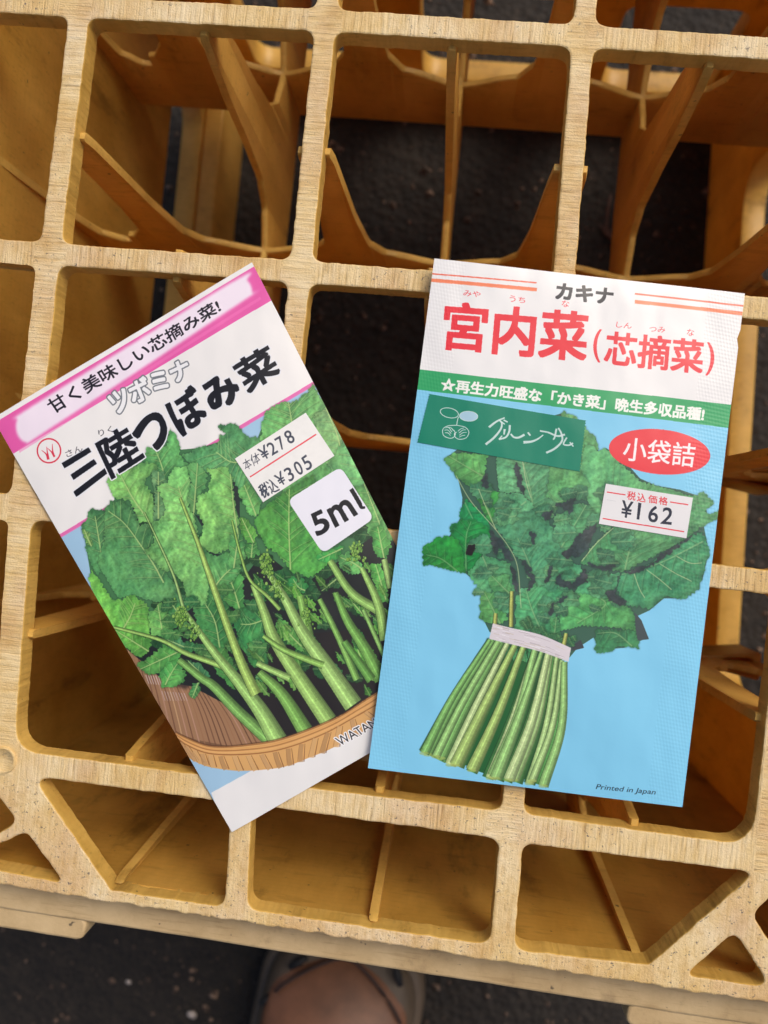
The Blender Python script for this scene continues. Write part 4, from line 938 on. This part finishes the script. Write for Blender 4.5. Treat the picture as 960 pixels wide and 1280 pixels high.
# red oval
ca, sa = math.cos(.098), math.sin(.098)
cr.poly([(824.5+63.7*math.cos(q)*ca-28*math.sin(q)*sa, 564.7+63.7*math.cos(q)*sa+28*math.sin(q)*ca) for q in np.arange(0, 6.28, .06)], (230, 56, 66))
cr.text('小袋詰', [(781, 546), (870, 555), (867, 584), (778, 575)], (244, 240, 242), .45)
cr.text('Printed in Japan', [(746, 980), (820, 987), (818.5, 995), (744.5, 988)], (16, 22, 36), .16, shear=1)
IMG_R = cr.image('right_packet_print')

# ---- green tape
TP = Z(520, 480, 4.364, [(72, 55), (928, 200), (895, 478), (5, 318)])
ct = Canvas(TP, 900, 290, (22, 132, 104)); tz = lambda P: Z(520, 480, 4.364, P); wh = (206, 226, 222)
def ell(cx, cy, rx, ry, a): return tz([(cx+rx*math.cos(q)*math.cos(a)-ry*math.sin(q)*math.sin(a), cy+rx*math.cos(q)*math.sin(a)+ry*math.sin(q)*math.cos(a)) for q in np.linspace(0, 6.283, 40)])
ct.stroke(ell(182, 158, 50, 26, .22), .9, .9, wh); ct.poly(ell(287, 176, 50, 27, .05), (170, 206, 224)); ct.stroke(ell(287, 176, 50, 27, .05), .8, .8, wh)
ct.stroke(tz([(232, 178), (226, 200), (222, 225)]), .9, .9, wh)
ct.stroke(tz([(222, 225), (170, 230), (146, 250), (152, 282), (185, 296), (208, 288), (214, 268), (205, 250)]), .9, .9, wh)
ct.stroke(tz([(222, 225), (268, 236), (288, 262), (275, 292), (240, 302), (216, 292), (210, 272), (222, 262)]), .9, .9, wh)
for P in ([(160, 240), (178, 238), (196, 262)], [(155, 252), (175, 252), (192, 272)], [(158, 266), (176, 268), (188, 282)], [(272, 250), (254, 252), (234, 268)], [(276, 264), (256, 266), (236, 280)], [(268, 280), (252, 282), (236, 290)], [(176, 236), (192, 240), (204, 254)], [(262, 240), (246, 244), (228, 258)]): ct.stroke(tz(P), .8, .8, wh)
for P, a_, b_ in (([(398, 236), (440, 204), (484, 184)], 2.2, 1.4), ([(456, 198), (468, 214), (462, 246), (428, 290), (380, 330)], 1.4, 2.2), ([(478, 196), (500, 208)], 1.4, 1.4), ([(466, 206), (484, 220)], 1.2, 1.2),
                  ([(484, 246), (480, 276)], 2.2, 1.4), ([(512, 224), (508, 260), (490, 290), (452, 302)], 2.0, 1.6), ([(452, 302), (470, 282)], 1.2, 1.2), ([(516, 272), (534, 290), (560, 292), (592, 276)], 1.6, 2.2), ([(610, 264), (624, 282)], 1.6, 1.6),
                  ([(586, 318), (630, 314), (664, 300), (694, 278)], 2.6, 1.0), ([(676, 256), (720, 264), (770, 284), (812, 276)], 1.4, 2.0), ([(766, 244), (756, 290), (748, 304)], 1.8, 1.4), ([(776, 240), (792, 270), (796, 310), (760, 350), (710, 376)], 1.6, 2.0),
                  ([(822, 292), (804, 328), (834, 334), (856, 322)], 1.4, 1.6), ([(838, 318), (858, 342)], 1.4, 1.2)): ct.stroke(tz(P), a_*1.3, b_*1.3, wh, .95)
IMG_T = ct.image('tape_print')
# ---- right price sticker
PSR = Z(740, 520, 6, [(103, 508), (757, 613), (708, 917), (50, 808)]); pz = lambda P: Z(740, 520, 6, P)
cp = Canvas(PSR, 660, 310, (226, 226, 228)); rd_ = (222, 60, 72)
for P in ([(110, 570), (250, 592)], [(585, 645), (722, 666)], [(78, 768), (690, 868)]): cp.stroke(pz(P), 1.5, 1.5, rd_)
for st, q in (('税', [(266, 562), (330, 573), (322, 635), (260, 625)]), ('込', [(342, 576), (405, 586), (400, 648), (336, 640)]), ('価', [(424, 590), (490, 600), (484, 660), (420, 650)]), ('格', [(504, 602), (570, 612), (564, 672), (500, 662)])): cp.text(st, pz(q), rd_, .12)
for st, q in (('¥', [(228, 632), (308, 645), (290, 768), (214, 755)]), ('1', [(348, 652), (368, 656), (352, 776), (336, 773)]), ('6', [(432, 672), (500, 680), (488, 800), (420, 790)]), ('2', [(536, 684), (610, 694), (594, 815), (514, 806)])): cp.text(st, pz(q), (36, 42, 60), .3)
cp.stroke(pz([(110, 628), (180, 640)]), .5, .3, (150, 156, 165), .5)
IMG_PR = cp.image('right_price_print')

# ------------------------------------------------------------------ packets
def print_mat(name, img, rough, coat, emboss):
    m, t, b = new_mat(name)
    uv = N(t, 'ShaderNodeTexCoord').outputs['UV']; ti = N(t, 'ShaderNodeTexImage', image=img, interpolation='Cubic', extension='EXTEND'); t.links.new(uv, ti.inputs[0])
    t.links.new(ti.outputs[0], b.inputs['Base Color'])
    b.inputs['Roughness'].default_value = rough; b.inputs['Coat Weight'].default_value = coat; b.inputs['Coat Roughness'].default_value = .12
    ob = N(t, 'ShaderNodeTexCoord').outputs['Object']
    big = noise(t, mapping(t, ob, (1, .6, 1)), 26, 3, .5); fine = noise(t, ob, 900, 2, .5)
    nr = bump(t, big, .5, .006); nr = bump(t, fine, .06, .0003, nr)
    if emboss:
        sep = N(t, 'ShaderNodeSeparateXYZ'); t.links.new(uv, sep.inputs[0])
        def M_(op, a, bb=0., c=None):
            n = N(t, 'ShaderNodeMath', operation=op)
            for s_, v_ in ((0, a), (1, bb)):
                if hasattr(v_, 'is_linked'): t.links.new(v_, n.inputs[s_])
                else: n.inputs[s_].default_value = v_
            return n.outputs[0]
        U_, V_ = sep.outputs[0], sep.outputs[1]
        edge = M_('MAXIMUM', M_('LESS_THAN', U_, .105), M_('GREATER_THAN', U_, .885)); 
        edge = M_('MULTIPLY', edge, M_('LESS_THAN', V_, 2.0))
        p1 = M_('SINE', M_('MULTIPLY', M_('ADD', M_('MULTIPLY', U_, .61), V_), 560.)); p2 = M_('SINE', M_('MULTIPLY', M_('SUBTRACT', M_('MULTIPLY', U_, .95), V_), 300.))
        pat = M_('MULTIPLY', M_('MULTIPLY', p1, p2), edge)
        nr = bump(t, pat, .13, .00014, nr)
    t.links.new(nr, b.inputs['Normal'])
    return m
def packet_z(u, v, z0, bulge, tilt, curl):
    e = (math.sin(math.pi*u)**.7 if 0 < u < 1 else 0)*(math.sin(math.pi*min(1, v*1.0))**.6 if 0 < v < 1 else 0)
    z = z0+bulge*e+tilt[0]*u+tilt[1]*v
    z += curl*(max(0, abs(u-.5)-.38))**2*12
    return z
def build_packet(name, label, corners, img, z0, bulge, tilt, curl, mats, notch=None):
    hm = homog([(0, 0), (1, 0), (1, 1), (0, 1)], corners); nu, nv = 36, 56
    c0 = np.mean([unproj(*c, z0) for c in corners], 0)
    root = empty(name, (float(c0[0]), float(c0[1]), float(z0))); tag(root, label, 'seed packet', 'seed packets lying on the crate')
    def surf(u, v, dz=0):
        p = hap(hm, [(u, v)])[0]; z = packet_z(u, v, z0, bulge, tilt, curl)
        return unproj(p[0], p[1], z)+np.array([0, 0, dz]), z
    v_, f_, uv_ = [], [], []
    for j in range(nv+1):
        for i in range(nu+1):
            u, q = i/nu, j/nv; p, z = surf(u, q)
            if notch and abs(q-notch) < .011 and i == nu:
                p, z = surf(.993, q)
            p = p+np.array([rng.normal(0, .00001), 0, .00018*math.sin(u*9+q*7)]) ; v_.append(p); uv_.append((u, 1-q))
    for j in range(nv):
        for i in range(nu): a = j*(nu+1)+i; f_.append((a, a+nu+1, a+nu+2, a+1))
    front = mesh('front_film', v_, f_, mats[0], root, True, uv_)
    # back film, a hair below and bulging the other way, sealed round the border
    b_, g_ = [], []
    for j in range(nv+1):
        for i in range(nu+1):
            p = np.array(v_[j*(nu+1)+i]).copy(); u, q = i/nu, j/nv
            e = math.sin(math.pi*u)**.5*math.sin(math.pi*q)**.5 if 0 < u < 1 and 0 < q < 1 else 0
            p[2] -= .00025+bulge*.9*e; b_.append(p)
    for j in range(nv):
        for i in range(nu): a = j*(nu+1)+i; g_.append((a, a+1, a+nu+2, a+nu+1))
    nb = len(b_); rim = [i for i in range(nu+1)]+[j*(nu+1)+nu for j in range(1, nv+1)]+[nv*(nu+1)+i for i in range(nu-1, -1, -1)]+[j*(nu+1) for j in range(nv-1, 0, -1)]
    b_ += [np.array(v_[i])-np.array([0, 0, .00002]) for i in rim]
    for k in range(len(rim)): g_.append((rim[k], nb+k, nb+(k+1) % len(rim), rim[(k+1) % len(rim)]))
    mesh('back_film', b_, g_, mats[1], root, True)
    return root, surf, hm
M_back = flat('foil_back', (.75, .75, .76), .4, .05, 30)
M_pL = print_mat('left_packet_print', IMG_L, .45, .1, False); M_pR = print_mat('right_packet_print', IMG_R, .34, .4, True)
M_pPL = print_mat('left_price_print', IMG_PL, .6, 0, False); M_pPR = print_mat('right_price_print', IMG_PR, .6, 0, False); M_pT = print_mat('tape_print', IMG_T, .3, .3, False)
Lroot, Lsurf, Lhm = build_packet('seed_packet', 'white and pink seed packet marked 5ml with basket of greens, tucked under the other packet', LC, IMG_L, H+.0012, .0022, (0.0, 0.0), .0, (M_pL, M_back))
Rroot, Rsurf, Rhm = build_packet('seed_packet', 'pale blue seed packet with red title, green tape and bundle of greens, lying on top', RC_, IMG_R, H+.0052, .0020, (-.0022, -.001), .0, (M_pR, M_back), notch=.092)
def sticker(name, quad, hm, surf, m, root, dz, serr=0):
    hi = np.linalg.inv(hm); q = homog([(0, 0), (1, 0), (1, 1), (0, 1)], quad); nu, nv = 24, (34 if serr else 10); v_, f_, uv_ = [], [], []
    for layer in (0, 1):
        for j in range(nv+1):
            for i in range(nu+1):
                a, b = i/nu, j/nv
                if serr and i in (0, nu) and j % 2: a += serr if i == 0 else -serr
                pu = hap(hi, hap(q, [(a, b)]))[0]; p, z = surf(pu[0], pu[1])
                v_.append(p+np.array([0, 0, dz-layer*.00008+.00018*math.sin(pu[0]*9+pu[1]*7)])); uv_.append((a, 1-b))
    K = (nu+1)*(nv+1)
    for j in range(nv):
        for i in range(nu): a = j*(nu+1)+i; f_.append((a, a+nu+1, a+nu+2, a+1)); f_.append((K+a, K+a+1, K+a+nu+2, K+a+nu+1))
    rim = [i for i in range(nu+1)]+[j*(nu+1)+nu for j in range(1, nv+1)]+[nv*(nu+1)+i for i in range(nu-1, -1, -1)]+[j*(nu+1) for j in range(nv-1, 0, -1)]
    for k in range(len(rim)): a, b = rim[k], rim[(k+1) % len(rim)]; f_.append((a, b, K+b, K+a))
    o = mesh(name, v_, f_, m, root, False, uv_); return o
sticker('price_sticker', PSL, Lhm, Lsurf, M_pPL, Lroot, .00022)
sticker('price_sticker', PSR, Rhm, Rsurf, M_pPR, Rroot, .00022)
sticker('tape', TP, Rhm, Rsurf, M_pT, Rroot, .00020, .006)
